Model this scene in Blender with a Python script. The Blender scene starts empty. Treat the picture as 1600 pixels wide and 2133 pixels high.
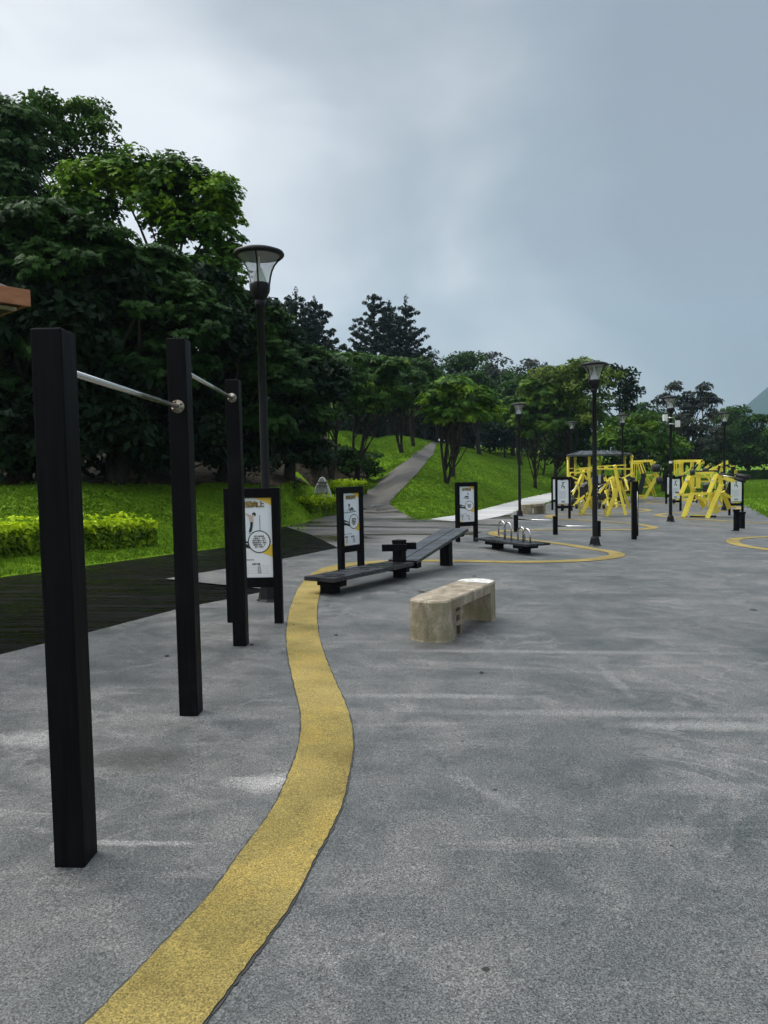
import bpy, bmesh, math, random
import numpy as np
from mathutils import Vector, Matrix, Euler
from mathutils.geometry import delaunay_2d_cdt

scene = bpy.context.scene
COL = scene.collection
rad = math.radians

# ------------------------------------------------------------------ camera
F = 1560.0                      # focal length in photo pixels (1600 x 2133)
PITCH, ROLL = math.atan(87.5 / F), 0.020
CAMZ = 1.57
fwd = Vector((0, math.cos(PITCH), -math.sin(PITCH)))
right0 = Vector((1, 0, 0)); up0 = Vector((0, math.sin(PITCH), math.cos(PITCH)))
RT = right0 * math.cos(ROLL) - up0 * math.sin(ROLL)
UP = right0 * math.sin(ROLL) + up0 * math.cos(ROLL)
camd = bpy.data.cameras.new('camera'); cam = bpy.data.objects.new('camera', camd); COL.objects.link(cam)
cam.matrix_world = Matrix(((RT.x, UP.x, -fwd.x, 0), (RT.y, UP.y, -fwd.y, 0), (RT.z, UP.z, -fwd.z, CAMZ), (0, 0, 0, 1)))
camd.sensor_fit = 'HORIZONTAL'; camd.sensor_width = 36; camd.lens = 36 * F / 1600
camd.clip_start = 0.05; camd.clip_end = 6000
scene.camera = cam

def ray(px, py):
    return (fwd + RT * ((px - 800) / F) - UP * ((py - 1066.5) / F)).normalized()

# ------------------------------------------------------------------ world: overcast sky
SUN_EL, SUN_AZ = 52, -62          # degrees; azimuth from +Y (view direction) towards +X
world = bpy.data.worlds.new('World'); scene.world = world; world.use_nodes = True
nt = world.node_tree; N = nt.nodes; L = nt.links
bg = N['Background']; bg.inputs['Strength'].default_value = 0.1
sky = N.new('ShaderNodeTexSky'); sky.sky_type = 'NISHITA'; sky.sun_disc = False
sky.sun_elevation = rad(SUN_EL); sky.sun_rotation = rad(SUN_AZ)
tc = N.new('ShaderNodeTexCoord')
def vdot(v):
    n = N.new('ShaderNodeVectorMath'); n.operation = 'DOT_PRODUCT'; n.inputs[1].default_value = v
    L.new(tc.outputs['Generated'], n.inputs[0]); return n.outputs['Value']
def wmath(op, a, b=None, c=None, clamp=False):
    n = N.new('ShaderNodeMath'); n.operation = op; n.use_clamp = clamp
    for i, s in enumerate((a, b, c)):
        if s is None: continue
        if isinstance(s, (int, float)): n.inputs[i].default_value = s
        else: L.new(s, n.inputs[i])
    return n.outputs[0]
mp = N.new('ShaderNodeMapping'); mp.inputs['Scale'].default_value = (2.0, 2.0, 3.0)
mp.inputs['Location'].default_value = (0.35, 0.1, 0.2)
L.new(tc.outputs['Generated'], mp.inputs['Vector'])
ns = N.new('ShaderNodeTexNoise'); ns.inputs['Scale'].default_value = 1.1; ns.inputs['Detail'].default_value = 4.5
ns.inputs['Roughness'].default_value = 0.5; ns.inputs['Distortion'].default_value = 0.3
L.new(mp.outputs[0], ns.inputs['Vector'])
lr = wmath('MULTIPLY', vdot((-0.86, 0.22, 0.0)), 1.0)          # bright towards the left, where the cloud is thin
hi = vdot((0, 0, 1))
g = wmath('ADD', wmath('MULTIPLY', lr, 1.3), wmath('MULTIPLY', wmath('SUBTRACT', ns.outputs['Fac'], 0.5), 1.75))
g = wmath('ADD', g, wmath('MULTIPLY', wmath('MAXIMUM', wmath('SUBTRACT', hi, 0.60), 0.0), 1.6))
g = wmath('SUBTRACT', g, wmath('MULTIPLY', wmath('MAXIMUM', wmath('SUBTRACT', wmath('MINIMUM', hi, 0.6), 0.2), 0.0), 0.85))
g = wmath('ADD', g, 0.31, clamp=True)
cr = N.new('ShaderNodeValToRGB'); L.new(g, cr.inputs[0])
el = cr.color_ramp.elements
el[0].position = 0.0; el[0].color = (0.228, 0.255, 0.298, 1)
el[1].position = 0.86; el[1].color = (0.70, 0.71, 0.725, 1)
for p, c in ((0.25, (0.272, 0.306, 0.345, 1)), (0.5, (0.395, 0.425, 0.455, 1)), (0.7, (0.57, 0.585, 0.61, 1))):
    e = el.new(p); e.color = c
sc_ = N.new('ShaderNodeVectorMath'); sc_.operation = 'SCALE'; L.new(wmath('ADD', wmath('ADD', 11.2, wmath('MULTIPLY', wmath('MAXIMUM', vdot((0, -1, 0)), 0.0), 6.0)), wmath('MULTIPLY', wmath('MAXIMUM', wmath('SUBTRACT', hi, 0.60), 0.0), 95.0)), sc_.inputs['Scale'])
L.new(cr.outputs[0], sc_.inputs[0])
mix = N.new('ShaderNodeMixRGB'); mix.inputs[0].default_value = 0.97
L.new(sky.outputs[0], mix.inputs[1]); L.new(sc_.outputs[0], mix.inputs[2]); L.new(mix.outputs[0], bg.inputs['Color'])

sund = bpy.data.lights.new('sun', 'SUN'); sund.energy = 1.5; sund.angle = rad(18); sund.color = (1, 0.96, 0.9)
sun = bpy.data.objects.new('sun', sund); COL.objects.link(sun)
sdir = Vector((math.sin(rad(SUN_AZ)) * math.cos(rad(SUN_EL)), math.cos(rad(SUN_AZ)) * math.cos(rad(SUN_EL)), math.sin(rad(SUN_EL))))
sun.rotation_euler = sdir.to_track_quat('Z', 'Y').to_euler()
scene.view_settings.view_transform = 'Standard'; scene.view_settings.look = 'None'
scene.view_settings.exposure = 0.3; scene.view_settings.gamma = 1.0; scene.view_settings.use_curve_mapping = False
scene.cycles.max_bounces = 6; scene.cycles.transparent_max_bounces = 12
scene.cycles.volume_bounces = 1

# ------------------------------------------------------------------ materials
def mat(name):
    m = bpy.data.materials.new(name); m.use_nodes = True
    return m, m.node_tree.nodes, m.node_tree.links, m.node_tree.nodes['Principled BSDF']

class NB:
    """small node builder"""
    def __init__(s, name):
        s.m, s.N, s.L, s.P = mat(name)
    def coord(s, kind='Position', scale=(1, 1, 1), rot=(0, 0, 0)):
        if kind == 'Position': o = s.N.new('ShaderNodeNewGeometry').outputs['Position']
        else: o = s.N.new('ShaderNodeTexCoord').outputs[kind]
        mp = s.N.new('ShaderNodeMapping'); mp.inputs['Scale'].default_value = scale; mp.inputs['Rotation'].default_value = rot
        s.L.new(o, mp.inputs[0]); return mp.outputs[0]
    def noise(s, v, scale, detail=4, rough=0.55, dist=0.0, out='Fac'):
        n = s.N.new('ShaderNodeTexNoise'); n.inputs['Scale'].default_value = scale; n.inputs['Detail'].default_value = detail
        n.inputs['Roughness'].default_value = rough; n.inputs['Distortion'].default_value = dist
        s.L.new(v, n.inputs['Vector']); return n.outputs[out]
    def voro(s, v, scale, out='Distance', feature='F1'):
        n = s.N.new('ShaderNodeTexVoronoi'); n.inputs['Scale'].default_value = scale; n.feature = feature
        s.L.new(v, n.inputs['Vector']); return n.outputs[out]
    def wave(s, v, scale, dist=1.0, ds=1.0, direction='X'):
        n = s.N.new('ShaderNodeTexWave'); n.inputs['Scale'].default_value = scale; n.inputs['Distortion'].default_value = dist
        n.inputs['Detail Scale'].default_value = ds; n.bands_direction = direction
        s.L.new(v, n.inputs['Vector']); return n.outputs['Fac']
    def ramp(s, f, stops):
        r = s.N.new('ShaderNodeValToRGB'); s.L.new(f, r.inputs[0]); e = r.color_ramp.elements
        for i, (p, c) in enumerate(stops):
            if isinstance(c, (int, float)): c = (c, c, c)
            if i < 2: e[i].position = p; e[i].color = (*c, 1)
            else:
                k = e.new(p); k.color = (*c, 1)
        return r.outputs[0]
    def mix(s, f, a, b, mode='MIX'):
        n = s.N.new('ShaderNodeMixRGB'); n.blend_type = mode
        for i, x in enumerate((f, a, b)):
            if isinstance(x, (int, float)):
                n.inputs[i].default_value = x if i == 0 else (x, x, x, 1)
            elif isinstance(x, tuple): n.inputs[i].default_value = (*x, 1)
            else: s.L.new(x, n.inputs[i])
        return n.outputs[0]
    def math(s, op, a, b=0.0, clamp=False):
        n = s.N.new('ShaderNodeMath'); n.operation = op; n.use_clamp = clamp
        for i, x in enumerate((a, b)):
            if isinstance(x, (int, float)): n.inputs[i].default_value = x
            else: s.L.new(x, n.inputs[i])
        return n.outputs[0]
    def bump(s, h, strength=0.4, dist=0.01):
        n = s.N.new('ShaderNodeBump'); n.inputs['Strength'].default_value = strength; n.inputs['Distance'].default_value = dist
        s.L.new(h, n.inputs['Height']); s.L.new(n.outputs[0], s.P.inputs['Normal'])
    def set(s, **k):
        for a, v in k.items():
            i = s.P.inputs[{'col': 'Base Color', 'rough': 'Roughness', 'metal': 'Metallic', 'spec': 'Specular IOR Level', 'coat': 'Coat Weight'}[a]]
            if isinstance(v, (int, float)): i.default_value = v
            elif isinstance(v, tuple): i.default_value = (*v, 1)
            else: s.L.new(v, i)
        return s

M = {}
# rubber crumb surface
b = NB('rubber_grey'); v = b.coord()
grain = b.noise(v, 150, 2, 0.7); grain2 = b.voro(v, 130, 'Color')
g2 = b.math('MULTIPLY', grain2, 1.0)
big = b.noise(v, 0.55, 6, 0.62, 0.6); mid_ = b.noise(v, 2.6, 5, 0.65, 0.8)
vs = b.coord(scale=(0.35, 1.5, 1), rot=(0, 0, 0.12)); streak = b.noise(vs, 1.5, 6, 0.62, 0.7)
base = b.ramp(b.math('ADD', b.math('MULTIPLY', big, 0.55), b.math('MULTIPLY', mid_, 0.45)),
              [(0.36, (0.050, 0.055, 0.053)), (0.64, (0.152, 0.145, 0.134)), (0.5, (0.090, 0.092, 0.087))])
base = b.mix(b.ramp(streak, [(0.56, 0.0), (0.70, 0.45)]), base, (0.24, 0.225, 0.205))
vor = b.noise(v, 1.3, 3, 0.5, 2.2)
ridge = b.ramp(b.math('ABSOLUTE', b.math('SUBTRACT', vor, 0.5)), [(0.0, 0.35), (0.04, 0.0)])
ridge = b.mix(b.ramp(b.noise(v, 0.8, 2), [(0.5, 0.0), (0.62, 1.0)]), 0.0, ridge)
base = b.mix(ridge, base, (0.27, 0.255, 0.24))
gr = b.ramp(grain, [(0.32, 0.22), (0.68, 2.0)]); base = b.mix(1.0, base, gr, 'MULTIPLY')
gv = b.ramp(g2, [(0.0, 0.6), (1.0, 1.45)]); base = b.mix(1.0, base, gv, 'MULTIPLY')
speck = b.ramp(b.voro(v, 2.6), [(0.0, 1.0), (0.030, 1.0), (0.034, 0.0)]); base = b.mix(speck, base, (0.02, 0.017, 0.013))
damp = b.ramp(b.noise(v, 0.42, 5, 0.6, 0.4), [(0.57, 0.0), (0.66, 0.35)]); base = b.mix(damp, base, (0.06, 0.058, 0.052))
b.set(col=base, rough=b.ramp(mid_, [(0.35, 0.42), (0.65, 0.62)]), spec=0.5)
b.bump(b.math('ADD', grain, b.math('MULTIPLY', g2, 0.5)), 0.55, 0.006); M['rubber'] = b.m; RUB = (b, base); RUBGR = (gr, gv)
b = NB('rubber_yellow'); v = b.coord()
grain = b.noise(v, 150, 2, 0.7); cell = b.voro(v, 120, 'Color'); big = b.noise(v, 2.2, 6, 0.7, 0.5)
base = b.ramp(big, [(0.32, (0.17, 0.125, 0.030)), (0.68, (0.33, 0.232, 0.050)), (0.5, (0.245, 0.187, 0.050))])
base = b.mix(b.ramp(b.noise(v, 0.7, 2), [(0.45, 0.0), (0.7, 0.6)]), base, (0.44, 0.33, 0.11))
base = b.mix(1.0, base, b.ramp(grain, [(0.30, 0.38), (0.70, 1.7)]), 'MULTIPLY')
base = b.mix(1.0, base, b.ramp(cell, [(0.0, 0.75), (1.0, 1.2)]), 'MULTIPLY')
b.set(col=base, rough=0.75, spec=0.3); b.bump(grain, 0.5, 0.006); M['yellow_line'] = b.m
b = NB('joint_dark'); b.set(col=(0.05, 0.05, 0.045), rough=0.9); M['joint'] = b.m
# wet asphalt
b = NB('wet_asphalt'); v = b.coord()
big = b.noise(b.coord(scale=(0.35, 1, 1)), 0.45, 6, 0.6, 0.8); fine = b.noise(v, 60, 3, 0.7)
base = b.ramp(big, [(0.36, (0.04, 0.038, 0.03)), (0.62, (0.21, 0.195, 0.175)), (0.5, (0.12, 0.112, 0.10))])
base = b.mix(1.0, base, b.ramp(fine, [(0.3, 0.7), (0.7, 1.25)]), 'MULTIPLY')
b.set(col=base, rough=b.ramp(big, [(0.38, 0.05), (0.6, 0.65), (0.47, 0.32)]), spec=0.5)
b.bump(fine, 0.25, 0.004); M['asphalt'] = b.m
# dark wet deck boards
b = NB('wet_deck'); v = b.coord(rot=(0, 0, rad(-12)))
brd = b.wave(v, 2.3, 0.0, 0.0, 'Y'); groove = b.ramp(brd, [(0.0, 0.0), (0.30, 1.0)])
bn = b.noise(b.coord(scale=(0.5, 7, 1), rot=(0, 0, rad(-12))), 1.3, 5, 0.65)
base = b.ramp(bn, [(0.3, (0.001, 0.001, 0.001)), (0.7, (0.006, 0.0055, 0.005))])
base = b.mix(1.0, base, groove, 'MULTIPLY')
b.set(col=base, rough=b.ramp(bn, [(0.42, 0.12), (0.60, 0.55)]), spec=0.09)
b.bump(b.math('ADD', groove, b.math('MULTIPLY', bn, 0.5)), 1.0, 0.03); M['deck'] = b.m
# pale concrete path
b = NB('pale_concrete'); v = b.coord()
base = b.ramp(b.noise(b.coord(scale=(0.5, 1, 1)), 0.8, 6, 0.6), [(0.3, (0.38, 0.37, 0.35)), (0.7, (0.62, 0.61, 0.58))])
base = b.mix(1.0, base, b.ramp(b.noise(v, 40, 3), [(0.3, 0.85), (0.7, 1.1)]), 'MULTIPLY')
b.set(col=base, rough=0.6); M['concrete_path'] = b.m
# brick path
b = NB('brick_path'); v = b.coord(rot=(0, 0, rad(20)))
br = b.N.new('ShaderNodeTexBrick'); b.L.new(v, br.inputs['Vector']); br.inputs['Scale'].default_value = 2.2
br.inputs['Color1'].default_value = (0.125, 0.108, 0.094, 1); br.inputs['Color2'].default_value = (0.075, 0.068, 0.062, 1); br.inputs['Mortar'].default_value = (0.05, 0.055, 0.035, 1)
br.inputs['Mortar Size'].default_value = 0.035
base = b.mix(b.ramp(b.noise(v, 0.6, 5), [(0.42, 0.0), (0.7, 0.6)]), br.outputs['Color'], (0.15, 0.135, 0.115))
b.set(col=base, rough=0.7); M['brick_path'] = b.m
# lawn soil + grass
def grass_mat(name, dk, md, lt, earth):
    b = NB(name); v = b.coord()
    n1 = b.noise(v, 0.22, 6, 0.7, 0.8); n2 = b.noise(v, 2.5, 5, 0.7); n3 = b.noise(v, 28, 3, 0.7)
    base = b.ramp(b.math('ADD', b.math('MULTIPLY', n1, 0.5), b.math('MULTIPLY', n2, 0.5)), [(0.36, dk), (0.62, lt), (0.5, md)])
    base = b.mix(b.ramp(b.noise(v, 0.9, 5, 0.7), [(0.60, 0.0), (0.74, 0.75)]), base, earth)
    base = b.mix(1.0, base, b.ramp(n3, [(0.3, 0.6), (0.7, 1.3)]), 'MULTIPLY')
    b.set(col=base, rough=0.9, spec=0.03); b.bump(b.math('ADD', n3, n2), 0.8, 0.05); return b.m
M['lawn'] = grass_mat('lawn_green', (0.068, 0.135, 0.008), (0.115, 0.215, 0.011), (0.175, 0.29, 0.018), (0.085, 0.085, 0.02))
M['mulch'] = NB('leaf_litter').m
b = NB('leaf_litter'); v = b.coord()
base = b.ramp(b.voro(v, 9, 'Color'), [(0.0, (0.012, 0.01, 0.007)), (1.0, (0.085, 0.06, 0.035)), (0.6, (0.035, 0.028, 0.016))])
b.set(col=base, rough=0.9, spec=0.1); b.bump(b.voro(v, 9), 0.8, 0.05); M['mulch'] = b.m
def leafmat(name, dk, md, lt, nscale=0.5, trans=0.25, rough=0.5, young=None):
    b = NB(name); v = b.coord('Object')
    n1 = b.noise(v, nscale, 4, 0.6); n2 = b.noise(v, nscale * 9, 3, 0.6)
    f = b.math('ADD', b.math('MULTIPLY', n1, 0.55), b.math('MULTIPLY', n2, 0.45))
    base = b.ramp(f, [(0.36, dk), (0.66, lt), (0.52, md)])
    if young: base = b.mix(b.ramp(b.noise(v, nscale * 1.4, 3, 0.5, 0.5), [(0.52, 0.0), (0.60, 0.9)]), base, young)
    b.set(col=base, rough=rough, spec=0.10)
    tr = b.N.new('ShaderNodeBsdfTranslucent'); b.L.new(base, tr.inputs['Color'])
    mx = b.N.new('ShaderNodeMixShader'); mx.inputs[0].default_value = trans
    b.L.new(b.P.outputs[0], mx.inputs[1]); b.L.new(tr.outputs[0], mx.inputs[2])
    b.L.new(mx.outputs[0], b.N['Material Output'].inputs['Surface']); return b.m
M['leaf_dark'] = leafmat('foliage_dark', (0.015, 0.038, 0.009), (0.036, 0.085, 0.016), (0.078, 0.16, 0.026))
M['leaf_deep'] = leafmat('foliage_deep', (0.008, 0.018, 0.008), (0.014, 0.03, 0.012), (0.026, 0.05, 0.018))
M['leaf_mid'] = leafmat('foliage_mid', (0.022, 0.055, 0.010), (0.048, 0.11, 0.016), (0.085, 0.18, 0.022), young=(0.14, 0.24, 0.02))
M['leaf_bright'] = leafmat('foliage_bright', (0.026, 0.065, 0.010), (0.065, 0.15, 0.015), (0.12, 0.25, 0.02), young=(0.20, 0.34, 0.02))
M['leaf_olive'] = leafmat('foliage_olive', (0.035, 0.06, 0.012), (0.075, 0.125, 0.018), (0.13, 0.20, 0.028), young=(0.19, 0.26, 0.035))
M['leaf_grey'] = leafmat('foliage_grey', (0.03, 0.038, 0.03), (0.055, 0.065, 0.05), (0.085, 0.095, 0.07))
M['leaf_conifer'] = leafmat('foliage_conifer', (0.010, 0.020, 0.016), (0.018, 0.034, 0.024), (0.03, 0.052, 0.034))
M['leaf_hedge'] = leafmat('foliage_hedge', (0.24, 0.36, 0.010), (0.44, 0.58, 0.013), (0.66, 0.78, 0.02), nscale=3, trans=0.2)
M['leaf_hedge_shaded'] = leafmat('foliage_hedge_shaded', (0.02, 0.05, 0.006), (0.12, 0.21, 0.010), (0.34, 0.48, 0.015), nscale=5, trans=0.15)  # same hedge leaf, darkened for the shaded sides
M['blade'] = leafmat('grass_blade', (0.080, 0.155, 0.009), (0.128, 0.235, 0.012), (0.18, 0.31, 0.018), nscale=0.6, trans=0.15, rough=0.6)
b = NB('bark'); v = b.coord('Object')
b.set(col=b.ramp(b.noise(b.coord('Object', (1, 1, 0.25)), 9, 5, 0.7), [(0.3, (0.012, 0.010, 0.008)), (0.7, (0.05, 0.042, 0.034))]), rough=0.9, spec=0.1)
b.bump(b.noise(v, 14, 4), 0.6, 0.02); M['bark'] = b.m
# black painted recycled timber
b = NB('black_timber'); v = b.coord('Object')
gn = b.noise(b.coord('Object', (30, 30, 1.4)), 2.0, 5, 0.65); blot = b.noise(v, 3.5, 4, 0.6)
base = b.ramp(gn, [(0.3, (0.003, 0.003, 0.0035)), (0.75, (0.009, 0.009, 0.010))])
base = b.mix(b.ramp(blot, [(0.58, 0.0), (0.78, 0.3)]), base, (0.022, 0.023, 0.025))
b.set(col=base, rough=b.ramp(gn, [(0.3, 0.38), (0.7, 0.65)]), spec=0.07); b.bump(gn, 0.25, 0.002); M['black'] = b.m
b = NB('black_board_wet'); gn = b.noise(b.coord('Object', (1.4, 30, 30)), 2.0, 5, 0.65); wet = b.noise(b.coord('Object', (1.5, 5, 5)), 1.6, 5, 0.65, 0.8)
b.set(col=b.ramp(gn, [(0.3, (0.012, 0.012, 0.014)), (0.75, (0.035, 0.036, 0.04))]), rough=b.ramp(wet, [(0.42, 0.14), (0.58, 0.5)]), spec=0.5)
b.bump(b.math('ADD', gn, wet), 0.3, 0.003); M['black_wet'] = b.m
b = NB('lamp_black'); b.set(col=(0.006, 0.0065, 0.0075), rough=0.45, spec=0.25); M['lamp_black'] = b.m
b = NB('stainless'); gn = b.noise(b.coord('Object', (1, 1, 1)), 30, 3)
b.set(col=(0.62, 0.61, 0.59), metal=1.0, rough=0.24); M['steel'] = b.m
b = NB('old_flange'); b.set(col=b.ramp(b.noise(b.coord('Object'), 25, 4), [(0.35, (0.16, 0.13, 0.09)), (0.65, (0.55, 0.5, 0.42))]), metal=0.9, rough=0.4); M['flange'] = b.m
b = NB('yellow_paint'); v = b.coord('Object'); w_ = b.noise(v, 4, 5, 0.65)
b.set(col=b.mix(b.ramp(b.noise(v, 11, 4, 0.7), [(0.60, 0.0), (0.72, 0.55)]), b.ramp(w_, [(0.3, (0.80, 0.62, 0.04)), (0.7, (0.92, 0.78, 0.10))]), (0.32, 0.22, 0.06)), rough=0.42, spec=0.45); M['yellow'] = b.m
b = NB('black_rubber'); b.set(col=(0.012, 0.012, 0.013), rough=0.6); M['pad'] = b.m
b = NB('grey_pad'); b.set(col=(0.30, 0.31, 0.33), rough=0.6); M['grey_pad'] = b.m
b = NB('panel_white'); b.set(col=b.ramp(b.noise(b.coord('Object'), 3, 4), [(0.3, (0.74, 0.80, 0.84)), (0.7, (0.86, 0.88, 0.88))]), rough=0.35); M['white'] = b.m
b = NB('panel_lower'); b.set(col=(0.86, 0.86, 0.85), rough=0.35); M['offwhite'] = b.m
b = NB('ink_black'); b.set(col=(0.015, 0.015, 0.015), rough=0.5); M['ink'] = b.m
b = NB('ink_gold'); b.set(col=(0.42, 0.28, 0.05), rough=0.5); M['gold'] = b.m
b = NB('ink_yellow'); b.set(col=(0.80, 0.55, 0.05), rough=0.5); M['inkyellow'] = b.m
b = NB('ink_grey'); b.set(col=(0.33, 0.33, 0.33), rough=0.5); M['inkgrey'] = b.m
b = NB('ink_skin'); b.set(col=(0.62, 0.47, 0.38), rough=0.5); M['skin'] = b.m
b = NB('white_plastic'); b.set(col=(0.75, 0.75, 0.72), rough=0.4); M['plastic'] = b.m
b = NB('lamp_reflector'); b.set(col=(0.82, 0.83, 0.86), rough=0.4); M['reflector'] = b.m
b = NB('lens_cover_grey'); b.set(col=(0.20, 0.21, 0.21), rough=0.6); M['underside'] = b.m
b = NB('roof_grey'); b.set(col=(0.05, 0.055, 0.06), rough=0.45); M['roof_grey'] = b.m
b = NB('stone_grey'); v = b.coord('Object')
b.set(col=b.ramp(b.noise(v, 3, 6, 0.65), [(0.3, (0.30, 0.30, 0.29)), (0.7, (0.52, 0.52, 0.50))]), rough=0.85); b.bump(b.noise(v, 9, 6), 0.6, 0.03); M['stone'] = b.m
b = NB('mossy_concrete'); v = b.coord('Object')
n1 = b.noise(v, 3.2, 6, 0.65); n2 = b.noise(b.coord('Object', (1, 1, 0.35)), 7, 6, 0.7, 0.5); n3 = b.noise(v, 60, 3, 0.7)
base = b.ramp(n2, [(0.3, (0.13, 0.095, 0.06)), (0.7, (0.52, 0.44, 0.33)), (0.5, (0.31, 0.255, 0.18))])
geo = b.N.new('ShaderNodeNewGeometry'); sep = b.N.new('ShaderNodeSeparateXYZ'); b.L.new(geo.outputs['True Normal'], sep.inputs[0])
side = b.math('SUBTRACT', 1.0, b.math('ABSOLUTE', sep.outputs['Z']), True)
moss = b.math('MULTIPLY', b.ramp(n1, [(0.45, 0.0), (0.66, 0.7)]), side)
base = b.mix(moss, base, (0.19, 0.18, 0.075))
base = b.mix(1.0, base, b.ramp(n3, [(0.3, 0.75), (0.7, 1.2)]), 'MULTIPLY')
b.set(col=base, rough=0.8); b.bump(b.math('ADD', n2, n3), 0.5, 0.008); M['mossy'] = b.m
b = NB('white_concrete'); v = b.coord('Object'); b.set(col=b.ramp(b.noise(v, 14, 5), [(0.3, (0.42, 0.38, 0.31)), (0.6, (0.74, 0.72, 0.68))]), rough=0.7); M['white_concrete'] = b.m
b = NB('terracotta_board'); v = b.coord('Object', (2, 2, 6)); b.set(col=b.ramp(b.noise(v, 2.5, 5, 0.6), [(0.3, (0.30, 0.12, 0.055)), (0.7, (0.48, 0.20, 0.095))]), rough=0.7); M['terracotta'] = b.m
b = NB('dark_wood'); b.set(col=b.ramp(b.noise(b.coord('Object', (1, 1, 5)), 3, 4), [(0.3, (0.015, 0.011, 0.008)), (0.7, (0.05, 0.038, 0.028))]), rough=0.7); M['darkwood'] = b.m
b = NB('dead_leaf'); b.set(col=(0.04, 0.03, 0.018), rough=0.8); M['deadleaf'] = b.m
b = NB('mountain_wood'); b.set(col=b.ramp(b.noise(b.coord(), 0.05, 6, 0.65), [(0.3, (0.008, 0.016, 0.014)), (0.7, (0.020, 0.036, 0.026))]), rough=0.95, spec=0.0); M['mountain'] = b.m
# thin lamp glazing
b = NB('lamp_glass'); tr = b.N.new('ShaderNodeBsdfTransparent'); tr.inputs[0].default_value = (0.93, 0.94, 0.95, 1)
gl = b.N.new('ShaderNodeBsdfGlossy'); gl.inputs['Roughness'].default_value = 0.08; gl.inputs[0].default_value = (0.9, 0.9, 0.95, 1)
df = b.N.new('ShaderNodeBsdfTranslucent'); df.inputs[0].default_value = (0.8, 0.8, 0.82, 1)
m1 = b.N.new('ShaderNodeMixShader'); m1.inputs[0].default_value = 0.26; b.L.new(tr.outputs[0], m1.inputs[1]); b.L.new(df.outputs[0], m1.inputs[2])
m2 = b.N.new('ShaderNodeMixShader'); m2.inputs[0].default_value = 0.12; b.L.new(m1.outputs[0], m2.inputs[1]); b.L.new(gl.outputs[0], m2.inputs[2])
b.L.new(m2.outputs[0], b.N['Material Output'].inputs['Surface']); M['glass'] = b.m

# ------------------------------------------------------------------ terrain functions
def softcap(t, cap):            # ~t for small t, saturates at cap
    return cap * np.tanh(t / cap)
def base_z(x, y):
    x = np.asarray(x, float); y = np.asarray(y, float)
    dx = np.where(x + 1 > 8, 8 + softcap(np.maximum(x - 7, 0), 4.0), np.where(x + 1 < -6, -6 + softcap(np.minimum(x + 7, 0), 3.0), x + 1))
    dy = np.where(y - 8 > 22, 22 + softcap(np.maximum(y - 30, 0), 5.0), np.maximum(y - 8, -12))
    return -0.03 * dx - 0.006 * dy
def G(px, py, zf=None):
    """photo pixel -> ground point"""
    zf = zf or base_z
    d = ray(px, py); t0 = 0.5; t = 0.5
    while t < 900:
        p = d * t
        if p.z + CAMZ < float(zf(p.x, p.y)): break
        t0 = t; t *= 1.03
    for _ in range(30):
        tm = (t0 + t) / 2; p = d * tm
        if p.z + CAMZ < float(zf(p.x, p.y)): t = tm
        else: t0 = tm
    p = d * t
    return Vector((p.x, p.y, float(zf(p.x, p.y))))
# stains and scuffs lying on the rubber floor, each at its own place
def stain(px, py, rx, ry, col, amt, rot=0.0, wob=0.5):
    global RUB
    b, base = RUB; c = G(px, py); s = b.N.new('ShaderNodeVectorMath'); s.operation = 'SUBTRACT'
    b.L.new(b.N.new('ShaderNodeNewGeometry').outputs['Position'], s.inputs[0]); s.inputs[1].default_value = (c.x, c.y, c.z)
    mp = b.N.new('ShaderNodeMapping'); mp.vector_type = 'POINT'; mp.inputs['Rotation'].default_value = (0, 0, rot); b.L.new(s.outputs[0], mp.inputs[0])
    m2 = b.N.new('ShaderNodeVectorMath'); m2.operation = 'MULTIPLY'; m2.inputs[1].default_value = (1 / rx, 1 / ry, 0); b.L.new(mp.outputs[0], m2.inputs[0])
    ln = b.N.new('ShaderNodeVectorMath'); ln.operation = 'LENGTH'; b.L.new(m2.outputs[0], ln.inputs[0])
    d = b.math('ADD', ln.outputs['Value'], b.math('MULTIPLY', b.math('SUBTRACT', b.noise(b.coord(), 5.0, 5, 0.7), 0.5), wob * 3.2))
    base = b.mix(b.ramp(d, [(0.35, amt), (1.0, 0.0)]), base, b.mix(1.0, b.mix(1.0, RUBGR[0], col, 'MULTIPLY'), RUBGR[1], 'MULTIPLY')); b.set(col=base); RUB = (b, base)
for a in ((1150, 1362, 2.0, .075, (0.24, 0.23, 0.215), .42), (1270, 1492, 1.5, .09, (0.24, 0.23, 0.215), .4), (1500, 1518, .8, .12, (0.27, 0.26, 0.24), .5), (1283, 1425, .06, .55, (0.24, 0.23, 0.215), .35), (900, 1455, .9, .07, (0.26, 0.25, 0.23), .45),
          (560, 1638, .24, .13, (0.34, 0.32, 0.30), .7), (90, 1545, .34, .16, (0.30, 0.29, 0.27), .6), (290, 1590, .42, .20, (0.038, 0.036, 0.030), .65), (400, 1500, .5, .10, (0.26, 0.25, 0.235), .4), (290, 1765, .30, .03, (0.32, 0.31, 0.29), .55),
          (200, 1420, 1.0, .16, (0.05, 0.052, 0.05), .4), (1100, 1075 + 170, 1.6, .22, (0.055, 0.057, 0.055), .45), (1330, 1243, 1.3, .16, (0.05, 0.052, 0.05), .5), (1450, 1650, .5, .10, (0.22, 0.21, 0.2), .3), (850, 1900, .5, .2, (0.05, 0.054, 0.054), .35)):
    stain(*a)
foot_px = [(-900, 1330), (0, 1205), (178, 1181), (357, 1157), (471, 1142), (590, 1098), (690, 1073), (780, 1062), (840, 1076),
           (895, 1081), (960, 1072), (1040, 1052), (1100, 1036), (1160, 1023)]
foot = [(-60.0, 2.0)] + [tuple(G(*p)[:2]) for p in foot_px] + [(24, 72), (36, 92), (50, 125), (80, 400)]
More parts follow.
